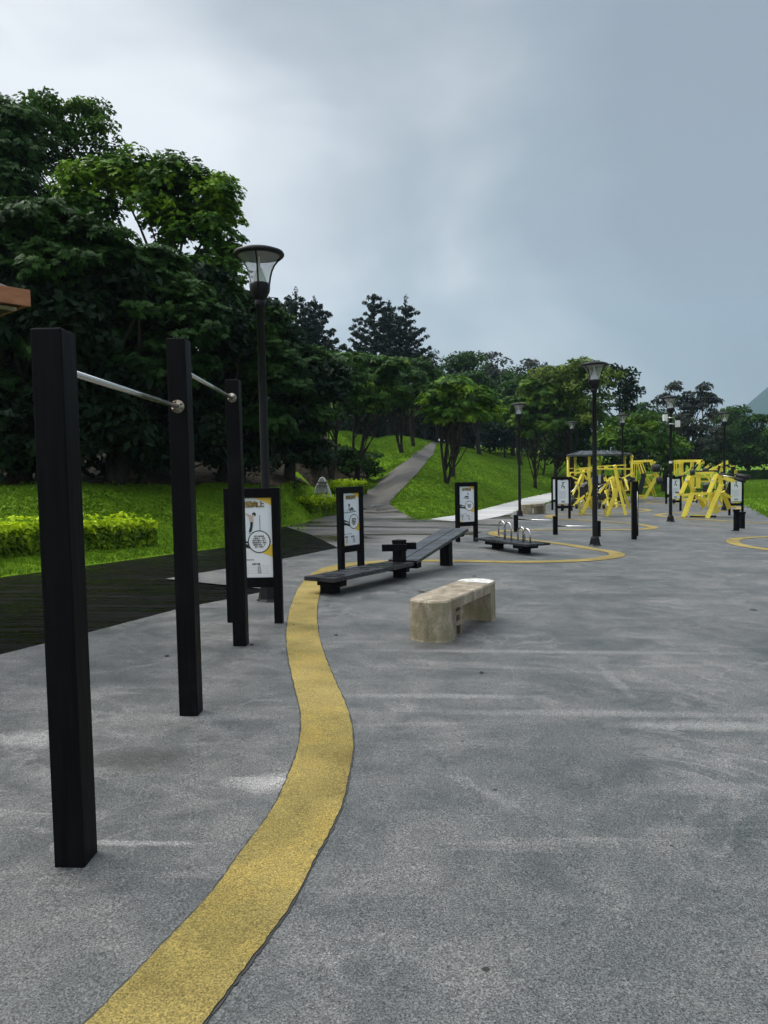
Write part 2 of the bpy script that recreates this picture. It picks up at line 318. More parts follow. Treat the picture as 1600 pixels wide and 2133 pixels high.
_f = sorted(foot); FX = np.array([p[0] for p in _f]); FY = np.array([p[1] for p in _f])
hillpoly = foot + [(-400, 400), (-400, 2)]
def polydist(x, y, pts):
    d = np.full(np.shape(x), 1e9)
    for (ax, ay), (bx, by) in zip(pts[:-1], pts[1:]):
        vx, vy = bx - ax, by - ay; l2 = vx * vx + vy * vy + 1e-9
        t = np.clip(((x - ax) * vx + (y - ay) * vy) / l2, 0, 1)
        d = np.minimum(d, np.hypot(x - ax - t * vx, y - ay - t * vy))
    return d
def inpoly(x, y, pts):
    ins = np.zeros(np.shape(x), bool); n = len(pts)
    for i in range(n):
        ax, ay = pts[i]; bx, by = pts[(i + 1) % n]
        if ay == by: continue
        c = ((ay > y) != (by > y)) & (x < (bx - ax) * (y - ay) / (by - ay) + ax)
        ins ^= c
    return ins
def terrain(x, y):
    x = np.asarray(x, float); y = np.asarray(y, float)
    d = np.maximum(y - np.interp(x, FX, FY), 0.0)
    cap = np.interp(x, [-14, -1], [4.6, 7.0]); h = cap * np.tanh(0.14 * d * d / (d + 3.0) / cap)
    return base_z(x, y) + h + 0.05 * np.sin(x * 0.7) * np.sin(y * 0.5) * np.clip(d / 6, 0, 1)
def GT(px, py): return G(px, py, terrain)
def at(px, depth, py=979.0):
    """point on the terrain seen in image column px at a given distance ahead"""
    d = ray(px, py); t = depth / d.y
    x = d.x * t
    return Vector((x, depth, float(terrain(x, depth))))

# ------------------------------------------------------------------ mesh helpers
class MB:
    def __init__(s): s.v = []; s.f = []; s.sm = []
    def add(s, vs, fs, smooth=False):
        o = len(s.v); s.v += [tuple(p) for p in vs]; s.f += [tuple(i + o for i in f) for f in fs]; s.sm += [smooth] * len(fs); return s
    def box(s, c, size, rot=None, taper=1.0):
        c = Vector(c); h = Vector(size) / 2; R = rot.to_matrix() if isinstance(rot, Euler) else (rot or Matrix.Identity(3))
        vs = []
        for sz in (-1, 1):
            k = taper if sz > 0 else 1.0
            for sx, sy in ((-1, -1), (1, -1), (1, 1), (-1, 1)):
                vs.append(c + R @ Vector((sx * h.x * k, sy * h.y * k, sz * h.z)))
        return s.add(vs, [(3, 2, 1, 0), (4, 5, 6, 7), (0, 1, 5, 4), (1, 2, 6, 5), (2, 3, 7, 6), (3, 0, 4, 7)])
    def beam(s, a, b2, w, h=None, upv=(0, 0, 1), w2=None):
        a = Vector(a); b2 = Vector(b2); h = h or w; d = (b2 - a); l = d.length; d.normalize()
        u = Vector(upv)
        if abs(d.dot(u)) > 0.98: u = Vector((0, 1, 0))
        x = d.cross(u).normalized(); y = x.cross(d).normalized(); k = (w2 / w) if w2 else 1
        vs = []
        for p, q in ((a, 1), (b2, k)):
            for sx, sy in ((-1, -1), (1, -1), (1, 1), (-1, 1)): vs.append(p + x * (sx * w / 2 * q) + y * (sy * h / 2 * q))
        return s.add(vs, [(3, 2, 1, 0), (4, 5, 6, 7), (0, 1, 5, 4), (1, 2, 6, 5), (2, 3, 7, 6), (3, 0, 4, 7)])
    def tube(s, pts, r, n=10, caps=True):
        pts = [Vector(p) for p in pts]; rs = r if isinstance(r, (list, tuple)) else [r] * len(pts)
        vs = []; fs = []; prev = None
        for i, p in enumerate(pts):
            t = (pts[min(i + 1, len(pts) - 1)] - pts[max(i - 1, 0)]).normalized()
            if prev is None:
                u = Vector((0, 0, 1)) if abs(t.z) < 0.9 else Vector((1, 0, 0))
                x = t.cross(u).normalized()
            else:
                x = (prev - t * prev.dot(t)).normalized()
            prev = x; y = t.cross(x)
            for k in range(n):
                a = 2 * math.pi * k / n; vs.append(p + (x * math.cos(a) + y * math.sin(a)) * rs[i])
        for i in range(len(pts) - 1):
            for k in range(n):
                fs.append((i * n + k, i * n + (k + 1) % n, (i + 1) * n + (k + 1) % n, (i + 1) * n + k))
        s.add(vs, fs, True)
        if caps:
            o = len(s.v) - len(vs)
            s.f.append(tuple(o + k for k in range(n))[::-1]); s.f.append(tuple(o + (len(pts) - 1) * n + k for k in range(n))); s.sm += [False, False]
        return s
    def lathe(s, prof, n=24, c=(0, 0, 0), axis=None, smooth=True):
        vs = []; fs = []
        R = Vector((0, 0, 1)).rotation_difference(Vector(axis)).to_matrix() if axis else Matrix.Identity(3)
        c = Vector(c)
        for r, z in prof:
            for k in range(n):
                a = 2 * math.pi * k / n; vs.append(c + R @ Vector((r * math.cos(a), r * math.sin(a), z)))
        for i in range(len(prof) - 1):
            for k in range(n):
                fs.append((i * n + k, i * n + (k + 1) % n, (i + 1) * n + (k + 1) % n, (i + 1) * n + k))
        return s.add(vs, fs, smooth)
    def build(s, name, m, parent=None, bevel=0.0, loc=None):
        me = bpy.data.meshes.new(name); me.from_pydata(s.v, [], s.f); me.materials.append(m)
        me.polygons.foreach_set('use_smooth', s.sm); me.update()
        o = bpy.data.objects.new(name, me); COL.objects.link(o)
        if parent: o.parent = parent
        if loc is not None: o.location = loc
        if bevel:
            bv = o.modifiers.new('bevel', 'BEVEL'); bv.width = bevel; bv.segments = 2; bv.limit_method = 'ANGLE'; bv.harden_normals = False
        return o

def np_mesh(name, V, Fq, m, parent=None, smooth=False, loc=None):
    """fast mesh from numpy arrays; Fq is (n,k) with equal polygon size"""
    me = bpy.data.meshes.new(name); n, k = Fq.shape
    me.vertices.add(len(V)); me.vertices.foreach_set('co', np.ascontiguousarray(V, dtype=np.float32).ravel())
    me.loops.add(n * k); me.loops.foreach_set('vertex_index', np.ascontiguousarray(Fq, dtype=np.int32).ravel())
    me.polygons.add(n); me.polygons.foreach_set('loop_start', np.arange(0, n * k, k, dtype=np.int32))
    me.materials.append(m); me.update(calc_edges=True)
    if smooth: me.polygons.foreach_set('use_smooth', np.ones(n, bool))
    o = bpy.data.objects.new(name, me); COL.objects.link(o)
    if parent: o.parent = parent
    if loc is not None: o.location = loc
    return o

def tag(o, label=None, cat=None, group=None, kind=None):
    if label: o['label'] = label
    if cat: o['category'] = cat
    if group: o['group'] = group
    if kind: o['kind'] = kind
    return o
def thing(name, label, cat, loc=(0, 0, 0), rz=0.0, group=None):
    o = bpy.data.objects.new(name, None); COL.objects.link(o); o.location = loc; o.rotation_euler = (0, 0, rz)
    o.empty_display_size = 0.2
    return tag(o, label, cat, group)
def copy_tree(o, loc=None, rz=None, label=None, scale=None):
    def cp(s, par):
        c = s.copy(); COL.objects.link(c); c.parent = par
        for ch in [q for q in bpy.data.objects if q.parent == s]: cp(ch, c)
        return c
    c = cp(o, None)
    if loc is not None: c.location = loc
    if rz is not None: c.rotation_euler = (0, 0, rz)
    if label: c['label'] = label
    if scale: c.scale = (scale,) * 3 if isinstance(scale, (int, float)) else scale
    return c

# ------------------------------------------------------------------ ground sheets
def sheet(name, poly, m, zf, off, step, kind='structure'):
    P = np.array(poly, float); x0, y0 = P.min(0); x1, y1 = P.max(0)
    # densify edges
    edge = []
    for (ax, ay), (bx, by) in zip(poly, poly[1:] + poly[:1]):
        n = max(1, int(math.hypot(bx - ax, by - ay) / step))
        for k in range(n): edge.append((ax + (bx - ax) * k / n, ay + (by - ay) * k / n))
    gx, gy = np.meshgrid(np.arange(x0 + step / 2, x1, step), np.arange(y0 + step / 2, y1, step)); gx = gx.ravel(); gy = gy.ravel()
    ok = inpoly(gx, gy, edge) & (polydist(gx, gy, edge + edge[:1]) > step * 0.35)
    pts = [Vector(p) for p in edge] + [Vector((a, b2)) for a, b2 in zip(gx[ok], gy[ok])]
    ne = len(edge)
    vo, eo, fo, *_ = delaunay_2d_cdt(pts, [(i, (i + 1) % ne) for i in range(ne)], [], 1, 1e-5)
    V = np.array([(p.x, p.y) for p in vo]); Z = zf(V[:, 0], V[:, 1]) + off
    me = bpy.data.meshes.new(name); me.from_pydata(np.column_stack([V, Z]).tolist(), [], [tuple(f) for f in fo]); me.materials.append(m)
    me.polygons.foreach_set('use_smooth', np.ones(len(me.polygons), bool)); me.update()
    o = bpy.data.objects.new(name, me); COL.objects.link(o); tag(o, kind=kind)
    if len(me.polygons) and me.polygons[0].normal.z < 0: me.flip_normals()
    return o
def pxs(lst): return [tuple(G(*p)[:2]) for p in lst]

rubber_px_left = [(0, 1368), (200, 1317), (385, 1268), (470, 1252), (555, 1234), (545, 1229), (345, 1208), (415, 1196), (475, 1186), (590, 1166),
                  (705, 1143), (756, 1137), (860, 1135), (968, 1120), (1000, 1111), (1040, 1098), (1075, 1086), (1062, 1076), (1090, 1065), (1129, 1053), (1157, 1045)]
rubber = [(-6.5, -4.0)] + pxs([(-700, 1590)] + rubber_px_left) + [(12.5, 48.0), (17.5, 50.0)] + pxs([(1385, 1037), (1450, 1038), (1515, 1043), (1560, 1056), (1600, 1078), (1680, 1104), (1850, 1150)]) + [(26, 12), (26, -4)]
walk = [(-30, 2.0)] + pxs([(-900, 1325), (0, 1203), (178, 1179), (357, 1155), (471, 1140), (590, 1097), (640, 1086), (690, 1073), (722, 1063)])
path_l = [(722, 1063), (760, 1026), (790, 1003), (822, 978), (852, 957), (880, 936), (905, 919)]
path_r = [(924, 919), (903, 948), (886, 966), (868, 990), (838, 1020), (812, 1048), (829, 1068)]
asphalt = pxs([(590, 1097), (640, 1086), (690, 1073), (722, 1063)]) + [tuple(GT(765, 1052)[:2]), tuple(GT(811, 1050)[:2])] + \
    pxs([(829, 1068), (868, 1082), (905, 1083), (1000, 1084), (1070, 1068), (1150, 1052), (1300, 1110), (900, 1250), (640, 1200), (706, 1142), (645, 1113)])
deck = [(-30, 2.0)] + pxs([(-900, 1325), (0, 1203), (178, 1179), (357, 1155), (471, 1140), (590, 1097), (645, 1113), (706, 1142), (640, 1160), (560, 1245)]) + [(-1.0, 4.5), (-6, 0.5), (-30, -2)]
conc = pxs([(893, 1082), (960, 1072), (1040, 1052), (1100, 1036), (1160, 1023)]) + pxs([(1186, 1018), (1188, 1032),  (1157, 1043), (1129, 1051), (1090, 1062), (1045, 1075), (1000, 1084), (940, 1086)])
asph_surf = lambda x, y: terrain(x, y)
mul = [tuple(GT(*p)[:2]) for p in [(395, 1012), (480, 1005), (575, 1016), (640, 1010), (700, 1012), (760, 1000), (770, 990)]] + [tuple(at(745, 48)[:2]), tuple(at(600, 52)[:2]), tuple(at(300, 40)[:2]), (-26, 34), (-26, 24)] + [tuple(GT(0, 1016)[:2]), tuple(GT(200, 1010)[:2])]
# terrain grid: finer near, coarse far
def axis(a, b2, fine0, fine1, fs, cs):
    return np.unique(np.concatenate([np.arange(a, fine0, cs), np.arange(fine0, fine1, fs), np.arange(fine1, b2 + cs, cs)]))
X = np.unique(np.concatenate([np.linspace(-760, -130, 8), axis(-120, 160, -26, 32, 0.5, 4.0), np.linspace(180, 2350, 12)]))
Y = np.unique(np.concatenate([np.linspace(-140, -45, 4), axis(-40, 260, 5, 70, 0.5, 4.0), np.linspace(280, 2880, 16)]))
XX, YY = np.meshgrid(X, Y); Z = terrain(XX, YY)
hpoly = [tuple(GT(*p)[:2]) for p in path_l] + [tuple(GT(*p)[:2]) for p in path_r]
paved = inpoly(XX, YY, hpoly) | inpoly(XX, YY, mul) | inpoly(XX, YY, rubber) | inpoly(XX, YY, deck) | inpoly(XX, YY, asphalt) | inpoly(XX, YY, conc)
de = np.minimum.reduce([polydist(XX, YY, p + p[:1]) for p in (rubber, deck, asphalt, conc, hpoly, mul)])
Z = np.where(paved, Z - np.clip(0.02 + de * 0.3, 0, 0.25), Z + 0.015)
nx, ny = len(X), len(Y)
idx = np.arange(nx * ny).reshape(ny, nx)
Fq = np.stack([idx[:-1, :-1], idx[:-1, 1:], idx[1:, 1:], idx[1:, :-1]], -1).reshape(-1, 4)
tag(np_mesh('ground', np.column_stack([XX.ravel(), YY.ravel(), Z.ravel()]), Fq, M['lawn'], smooth=True), kind='structure')
sheet('deck_paving', deck, M['deck'], terrain, 0.0, 1.5)
sheet('asphalt_path', asphalt, M['asphalt'], terrain, 0.005, 1.0)
sheet('concrete_path', conc, M['concrete_path'], base_z, 0.012, 2.0)
sheet('pavement', rubber, M['rubber'], base_z, 0.018, 1.5)
hp = [tuple(GT(*p)[:2]) for p in path_l] ; hr = [tuple(GT(*p)[:2]) for p in path_r]
sheet('hill_path', [hp[0]] + hp[1:] + hr, M['brick_path'], terrain, 0.03, 0.5)

def catmull(pts, n=10):
    P = [Vector(p) for p in pts]; P = [P[0] * 2 - P[1]] + P + [P[-1] * 2 - P[-2]]; out = []
    for i in range(1, len(P) - 2):
        for k in range(n):
            t = k / n; a, b2, c, d = P[i - 1], P[i], P[i + 1], P[i + 2]
            out.append(0.5 * ((2 * b2) + (c - a) * t + (2 * a - 5 * b2 + 4 * c - d) * t * t + (3 * b2 - a - 3 * c + d) * t ** 3))
    return out + [P[-2]]
def ribbon(name, px, w, m, off, wid=None, jit=0.0, seed=1):
    rr = random.Random(seed)
    c = catmull([G(*p).to_2d() for p in px], 12); V = []
    for i, p in enumerate(c):
        t = (c[min(i + 1, len(c) - 1)] - c[max(i - 1, 0)]).normalized(); nrm = Vector((-t.y, t.x))
        for s in (-1, 1):
            q = p + nrm * (s * w / 2 + (rr.random() - .5) * jit); V.append((q.x, q.y, float(base_z(q.x, q.y)) + off))
    n = len(c)
    o = np_mesh(name, np.array(V), np.array([(2 * i, 2 * i + 1, 2 * i + 3, 2 * i + 2) for i in range(n - 1)]), m)
    if o.data.polygons[0].normal.z < 0: o.data.flip_normals()
    return tag(o, kind='structure')
line_a = [(110, 2360), (315, 2133), (432, 1995), (520, 1888), (585, 1783), (636, 1700), (665, 1620), (680, 1555), (676, 1490), (655, 1425), (637, 1365), (630, 1315),
          (634, 1265), (648, 1225), (668, 1200), (702, 1184), (760, 1175), (860, 1171), (960, 1171), (1060, 1173), (1160, 1172), (1235, 1168), (1276, 1162), (1286, 1157), (1270, 1151),
          (1230, 1145), (1180, 1136.5), (1120, 1129), (1060, 1121), (1031, 1115.5), (1032, 1110), (1062, 1107), (1130, 1105.5), (1220, 1105.5), (1310, 1105), (1352, 1103), (1358, 1099),
          (1320, 1092.5), (1240, 1086.5), (1161, 1081.5), (1142, 1077), (1160, 1073.5), (1220, 1072), (1300, 1069), (1344, 1066), (1350, 1063), (1320, 1060), (1250, 1057), (1200, 1053)]
line_b = [(1780, 1160), (1660, 1155), (1600, 1147), (1545, 1138), (1526, 1130), (1540, 1123.5), (1600, 1120), (1700, 1119)]
line_c = [(1700, 1100), (1600, 1092), (1500, 1086), (1420, 1081), (1376, 1076), (1372, 1073), (1400, 1070), (1470, 1068), (1525, 1064), (1540, 1058), (1500, 1054), (1420, 1051), (1358, 1049), (1352, 1047), (1380, 1044)]
for i, ln in enumerate((line_a, line_b, line_c)):
    ribbon('line_joint', ln, 0.322, M['joint'], 0.022, jit=0.008, seed=i)
    ribbon('yellow_line', ln, 0.305, M['yellow_line'], 0.026, jit=0.006, seed=i + 7)

# mulch under the trees
sheet('leaf_litter_ground', mul, M['mulch'], terrain, 0.04, 0.8)
# distant mountain
mv = []; K = 60; Rr = 26
mc = Vector((ray(1885, 960).x / ray(1885, 960).y * 2200, 2200))
rs = np.random.RandomState(4)
ang = np.linspace(0, 2 * math.pi, K, endpoint=False)
for j in range(Rr):
    r = j / (Rr - 1)
    for k in range(K):
        hh = 550 * (1 - r) ** 1.08 * (1 + 0.10 * math.sin(ang[k] * 5 + 1) * r + 0.03 * math.sin(ang[k] * 13))
        mv.append((mc.x + math.cos(ang[k]) * r * 650, mc.y + math.sin(ang[k]) * r * 600, hh - 3 + rs.uniform(-1, 1) * (r < .98)))
mf = [(j * K + k, (j + 1) * K + k, (j + 1) * K + (k + 1) % K, j * K + (k + 1) % K) for j in range(Rr - 1) for k in range(K)]
tag(np_mesh('mountain', np.array(mv), np.array(mf), M['mountain'], smooth=True), kind='structure')
# ================================================================== OBJECTS
def bez(s): return s
# ---------- lamps
def make_lamp(label):
    t = thing('street_lamp', label, 'street lamp', group='black park lamps with flared glass heads')
    MB().lathe([(0.15, 0), (0.15, 0.02), (0.125, 0.05), (0.095, 0.20), (0.072, 0.24), (0, 0.24)], 8, smooth=False).build('base', M['lamp_black'], t)
    MB().lathe([(0.056, 0.2), (0.056, 1.05), (0.050, 1.09), (0.050, 2.3), (0.044, 3.60), (0.062, 3.61), (0.062, 3.69), (0.05, 3.70), (0, 3.70)], 16).build('pole', M['lamp_black'], t)
    MB().lathe([(0, 3.68), (0.05, 3.685), (0.075, 3.71), (0.115, 3.79), (0.122, 3.86), (0.118, 3.89), (0.10, 3.895), (0, 3.895)], 24).build('cup', M['lamp_black'], t)
    g = MB().lathe([(0.105, 3.895), (0.118, 3.97), (0.14, 4.05), (0.17, 4.12), (0.212, 4.18), (0.248, 4.215)], 32).build('glass_shade', M['glass'], t)
    MB().lathe([(0.092, 3.90), (0.03, 4.07), (0.012, 4.085), (0.010, 4.22)], 20).build('reflector', M['reflector'], g)
    c = MB().lathe([(0.245, 4.212), (0.292, 4.218), (0.30, 4.235), (0.29, 4.262), (0.22, 4.29), (0.10, 4.315), (0.03, 4.325), (0.03, 4.345), (0, 4.35)], 32).build('cap', M['lamp_black'], t)
    MB().lathe([(0, 4.222), (0.246, 4.218)], 32).build('lens_cover', M['underside'], c)
    for k in range(3):
        a = 2 * math.pi * k / 3 + 0.55; m = MB(); ca, sa = math.cos(a), math.sin(a)
        m.tube([(r * ca, r * sa, z) for r, z in ((0.118, 3.82), (0.125, 3.90), (0.138, 3.98), (0.16, 4.06), (0.19, 4.125), (0.235, 4.185), (0.285, 4.225))], 0.011, 6)
        m.build('bracket', M['lamp_black'], t)
    return t
lampspec = [((560, 1254), 0, 'tallest looking black park lamp, nearest one, behind the pull-up posts'),
            ((1239.5, 1138), 0, 'black park lamp standing beside the low push-up bars'),
            ((1397, 1088), 0, 'black park lamp with white boxes strapped under its head'),
            ((1083, 1076), 0, 'black park lamp by the pale concrete path, beside the small concrete bench'),
            (None, (1192, 44.5), 'smallest black park lamp, above the left edge of the canopied exercise station'),
            (None, (1297, 36.0), 'black park lamp rising behind the canopied exercise station'),
            (None, (1509, 32.3), 'black park lamp furthest to the right, behind the right yellow machines')]
lamp0 = make_lamp(lampspec[0][2])
lamps = []
for i, (gp, far, lab) in enumerate(lampspec):
    p = G(*gp) if gp else at(*far)
    if not gp: p.z = float(base_z(p.x, p.y)) if not inpoly(p.x, p.y, hillpoly) else p.z
    o = lamp0 if i == 0 else copy_tree(lamp0, label=lab)
    o.scale = (1, 1, (.973, .945, 1, 1, 1, 1, .99)[i]); p.z += (0, 0, 0, 0, .4, .2, 0)[i]; o.location = p; o.rotation_euler = (0, 0, (0.0, 1.0, 0.4, 0.8, 0.2, 1.4, 0.9)[i]); lamps.append(o)
l3 = lamps[2].location
def strap_box(dx, z, w, h, lab):
    t = thing('junction_box', lab, 'utility box', (l3.x, l3.y, l3.z))
    MB().box((dx, -0.02, z), (w, 0.13, h)).build('housing', M['plastic'], t, 0.008)
    MB().lathe([(0.052, z - .02), (0.06, z - .02), (0.06, z + .02), (0.052, z + .02)], 16).beam((0.05 if dx > 0 else -0.05, 0, z), (dx - math.copysign(w / 2, dx) * .9, 0, z), 0.03).build('bracket', M['steel'], t)
strap_box(-0.20, 3.57, 0.13, 0.22, 'upper white box strapped left of the lamp pole, below the lamp head')
strap_box(0.23, 3.36, 0.13, 0.22, 'lower white box strapped right of the lamp pole')
t = thing('notice_sticker', 'small white sticker wrapped round the lamp pole at head height', 'sticker', (l3.x, l3.y, l3.z)); 
MB().lathe([(0.0515, 2.02), (0.0525, 2.03), (0.0525, 2.09), (0.0515, 2.10)], 16).build('band', M['plastic'], t)

# ---------- pull-up station
def frame_axes(p, q):
    d = (q - p); d.z = 0; d.normalize(); return d, Vector((-d.y, d.x, 0))
A0, B0, C0 = G(147, 1815), G(394, 1497), G(500, 1350)
st = thing('pull_up_station', 'black three-post pull-up station with two shiny steel bars, nearest the camera', 'pull-up bars', tuple(A0))
tops = (0, 0, 0)
W_ = 0.118
dirv = (C0 - A0); dirv.z = 0; dirv.normalize()
rzp = math.atan2(dirv.y, dirv.x) - math.pi / 2            # posts turned with the row
hts = (2.085, 2.375, 2.365)
postpos = []
for P0, h in zip((A0, B0, C0), hts):
    c = P0 + Vector((0, W_ / 2, 0)) - A0
    postpos.append(c)
    MB().box((c.x, c.y, c.z + h / 2 - 0.05), (W_, W_ * 1.12, h + 0.1), Euler((0, 0, -0.02))).build('post', M['black'], st, 0.006)
def pullbar(a, b2, ha, hb, offa):
    pa = postpos[a] + Vector((0, 0, 0)); pb = postpos[b2]
    z = pb.z + hb
    d = (pb - pa); d.z = 0; d.normalize()
    s = Vector((pa.x + 0.005, pa.y + W_ * .5, z)); e = Vector((pb.x, pb.y - W_ * .56 , z))
    m = MB(); m.tube([s, e], 0.0135, 14); br = m.build('bar', M['steel'], st)
    for q, sg in ((e, -1), (s, 1)):
        fl = MB().lathe([(0, 0), (0.041, 0), (0.041, 0.006), (0.020, 0.009), (0.019, 0.026), (0.015, 0.028)], 18, c=(q.x, q.y, z), axis=(0, sg, 0)).build('flange', M['flange'], br)
        for k in range(4):
            mb = MB(); a = k * math.pi / 2 + .6; mb.lathe([(0, 0.016), (0.008, 0.014), (0.009, 0.0)], 8, c=(q.x + 0.031 * math.cos(a), q.y + sg * 0.007, z + 0.031 * math.sin(a)), axis=(0, sg, 0)); mb.build('bolt', M['flange'], br)
pullbar(0, 1, 0, 1.957, 0); pullbar(1, 2, 0, 2.205, 0)

# ---------- information boards
def text_obj(body, size, x, z, y, m, parent, name='lettering', align='CENTER', bold=0.0, ext=0.0008, sx=1.0):
    cu = bpy.data.curves.new(name, 'FONT'); cu.body = body; cu.size = size; cu.align_x = align; cu.align_y = 'CENTER'; cu.offset = bold; cu.extrude = ext
    cu.resolution_u = 2; cu.space_line = 1.25 if name == 'circle_lettering' else 1.0
    tmp = bpy.data.objects.new('tmp', cu); COL.objects.link(tmp)
    bpy.context.view_layer.update(); dg = bpy.context.evaluated_depsgraph_get()
    me = bpy.data.meshes.new_from_object(tmp.evaluated_get(dg)); me.name = name
    bpy.data.objects.remove(tmp); me.materials.clear(); me.materials.append(m)
    o = bpy.data.objects.new(name, me); COL.objects.link(o); o.parent = parent
    o.rotation_euler = (math.pi / 2, 0, 0); o.location = (x, y, z); o.scale = (sx, 1, 1); return o
def poly_plate(pts, y, m, name, parent, th=0.0012):
    """flat printed shape on the panel: pts are (x,z)"""
    n = len(pts); vs = [(x, y, z) for x, z in pts] + [(x, y + th, z) for x, z in pts]
    a = sum(pts[i][0] * pts[(i + 1) % n][1] - pts[(i + 1) % n][0] * pts[i][1] for i in range(n))
    if a < 0: pts = pts[::-1]; vs = [(x, y, z) for x, z in pts] + [(x, y + th, z) for x, z in pts]
    fs = [tuple(range(n)), tuple(range(2 * n - 1, n - 1, -1))] + [(i, i + n, (i + 1) % n + n, (i + 1) % n) for i in range(n)]
    return MB().add(vs, fs).build(name, m, parent)
def circle(cx, cz, r, n=32): return [(cx + r * math.cos(2 * math.pi * k / n), cz + r * math.sin(2 * math.pi * k / n)) for k in range(n)]
def limb(m, pts, w, y):
    for a, b2 in zip(pts[:-1], pts[1:]):
        dx, dz = b2[0] - a[0], b2[1] - a[1]; l = math.hypot(dx, dz); nx_, nz_ = -dz / l * w / 2, dx / l * w / 2
        m.add([(a[0] + nx_, y, a[1] + nz_), (a[0] - nx_, y, a[1] - nz_), (b2[0] - nx_, y, b2[1] - nz_), (b2[0] + nx_, y, b2[1] + nz_)], [(0, 1, 2, 3)])
def board_frame(label, loc, rz, H=1.40, W=0.57, pw=0.085, group=None):
    t = thing('information_board', label, 'information board', loc, rz, group)
    for s in (-1, 1): MB().box((s * (W - pw) / 2, 0, H / 2 - 0.02), (pw, pw, H + 0.04)).build('post', M['black'], t, 0.004)
    iw = W - 2 * pw
    MB().box((0, 0, H - 0.05), (iw, pw - 0.006, 0.098)).build('top_rail', M['black'], t, 0.003)
    MB().box((0, 0, 0.435), (iw, pw - 0.006, 0.10)).build('bottom_rail', M['black'], t, 0.003)
    pan = MB().box((0, 0, 0.893), (iw, 0.03, 0.816)).build('panel', M['white'], t)
    return t, pan, iw
def gym_board(label, loc, rz, title, figure, lines, group=None):
    t, pan, iw = board_frame(label, loc, rz, group=group)
    y = -0.0165; z0, z1 = 0.486, 1.30; hw = iw / 2
    def Z(v): return z1 - v * (z1 - z0)
    poly_plate([(-hw, Z(0.56)), (hw, Z(0.56)), (hw, Z(1)), (-hw, Z(1))], y, M['offwhite'], 'lower_print', pan)
    poly_plate([(hw, Z(0)), (hw, Z(0.10)), (hw * .55, Z(0.04)), (hw * .05, Z(0))], y - .0008, M['inkyellow'], 'corner_print', pan)
    poly_plate([(hw, Z(0.58)), (hw, Z(0.745)), (hw * .35, Z(0.68)), (hw * .7, Z(0.62))], y - .0016, M['inkyellow'], 'flash_print', pan)
    poly_plate([(-hw, Z(1)), (-hw, Z(0.965)), (-hw * .4, Z(1))], y - .0016, M['inkyellow'], 'corner_print', pan)
    poly_plate([(-hw, Z(0.50)), (-hw * .75, Z(0.505)), (-hw * .5, Z(0.53)), (-hw * .2, Z(0.55)), (0, Z(0.60)), (-hw * .1, Z(0.64)), (-hw * .6, Z(0.61)), (-hw, Z(0.605))], y - .0018, M['ink'], 'sweep_print', pan)
    poly_plate([(-hw * .95, Z(0.535)), (-hw * .6, Z(0.545)), (-hw * .1, Z(0.585)), (-hw * .5, Z(0.572))], y - .0026, M['white'], 'sweep_print', pan)
    cx, cz = hw * .32, Z(0.55)
    poly_plate(circle(cx, cz, 0.116), y - .003, M['ink'], 'ring_print', pan)
    poly_plate(circle(cx, cz, 0.106), y - .0042, M['offwhite'], 'disc_print', pan)
    text_obj(title, 0.062, 0.0 if len(title) == 4 else 0, Z(0.085), y - .0018, M['ink'], pan, 'title_lettering', bold=0.004)
    text_obj(title, 0.062, 0.0, Z(0.085), y - .0034, M['gold'], pan, 'title_lettering', bold=0.0005)
    text_obj('\n'.join(lines), 0.0175, cx, cz, y - .0052, M['ink'], pan, 'circle_lettering', bold=0.0002)
    poly_plate([(-hw, Z(.77)), (hw * .02, Z(.77)), (hw * .02, Z(.785)), (-hw, Z(.785))], y - .0014, M['inkgrey'], 'bar_print', pan)
    text_obj('訓練部位', 0.017, -hw * .62, Z(.777), y - .0030, M['white'], pan, 'small_lettering')
    text_obj('組數建議', 0.020, -hw * .62, Z(.832), y - .0015, M['ink'], pan, 'table_lettering', bold=.0004)
    text_obj('次數/分鐘', 0.020, hw * .12, Z(.832), y - .0015, M['ink'], pan, 'table_lettering', bold=.0004)
    mm = MB()
    for k in range(6): limb(mm, [(-hw * .93, Z(.852 + k * .02)), (hw * .78, Z(.852 + k * .02))], 0.0016, y - .0014)
    mm.build('rule_lines', M['inkgrey'], pan)
    for k, (a, c) in enumerate((('1', '6-8'), ('2', '8-10'), ('3', '10-12'), ('4', '12-15'), ('5', '15-20'))):
        text_obj(a + ' 組', 0.017, -hw * .6, Z(.863 + k * .02), y - .0015, M['gold'], pan, 'table_lettering')
        text_obj(c, 0.017, hw * .28, Z(.863 + k * .02), y - .0015, M['ink'], pan, 'table_lettering')
    ink = MB(); skin = MB(); grey = MB(); yf = y - .002
    def head(m, x, z, r): m.add([(a, yf, c) for a, c in circle(x, z, r, 14)], [tuple(range(14))])
    if figure == 'pullup':
        bx, bz = -0.01, Z(.30)
        limb(ink, [(bx + .085, Z(.215)), (bx + .085, Z(.44))], 0.004, yf); limb(grey, [(bx - .09, Z(.18)), (bx + .0, Z(.225))], 0.006, yf)
        limb(skin, [(bx - .05, Z(.205)), (bx - .015, Z(.235)), (bx + .03, Z(.215))], 0.014, yf - .0003)
        limb(skin, [(bx - .005, Z(.235)), (bx + .0, Z(.30))], 0.04, yf); head(ink, bx + .028, Z(.205), .02)
        limb(ink, [(bx + .002, Z(.30)), (bx - .002, Z(.36)), (bx - .018, Z(.425))], 0.026, yf - .0006); limb(grey, [(bx - .018, Z(.425)), (bx - .026, Z(.45))], 0.012, yf)
    elif figure == 'situp':
        limb(ink, [(-hw * .85, Z(.37)), (hw * .6, Z(.355))], 0.009, yf); head(ink, -.045, Z(.225), .022)
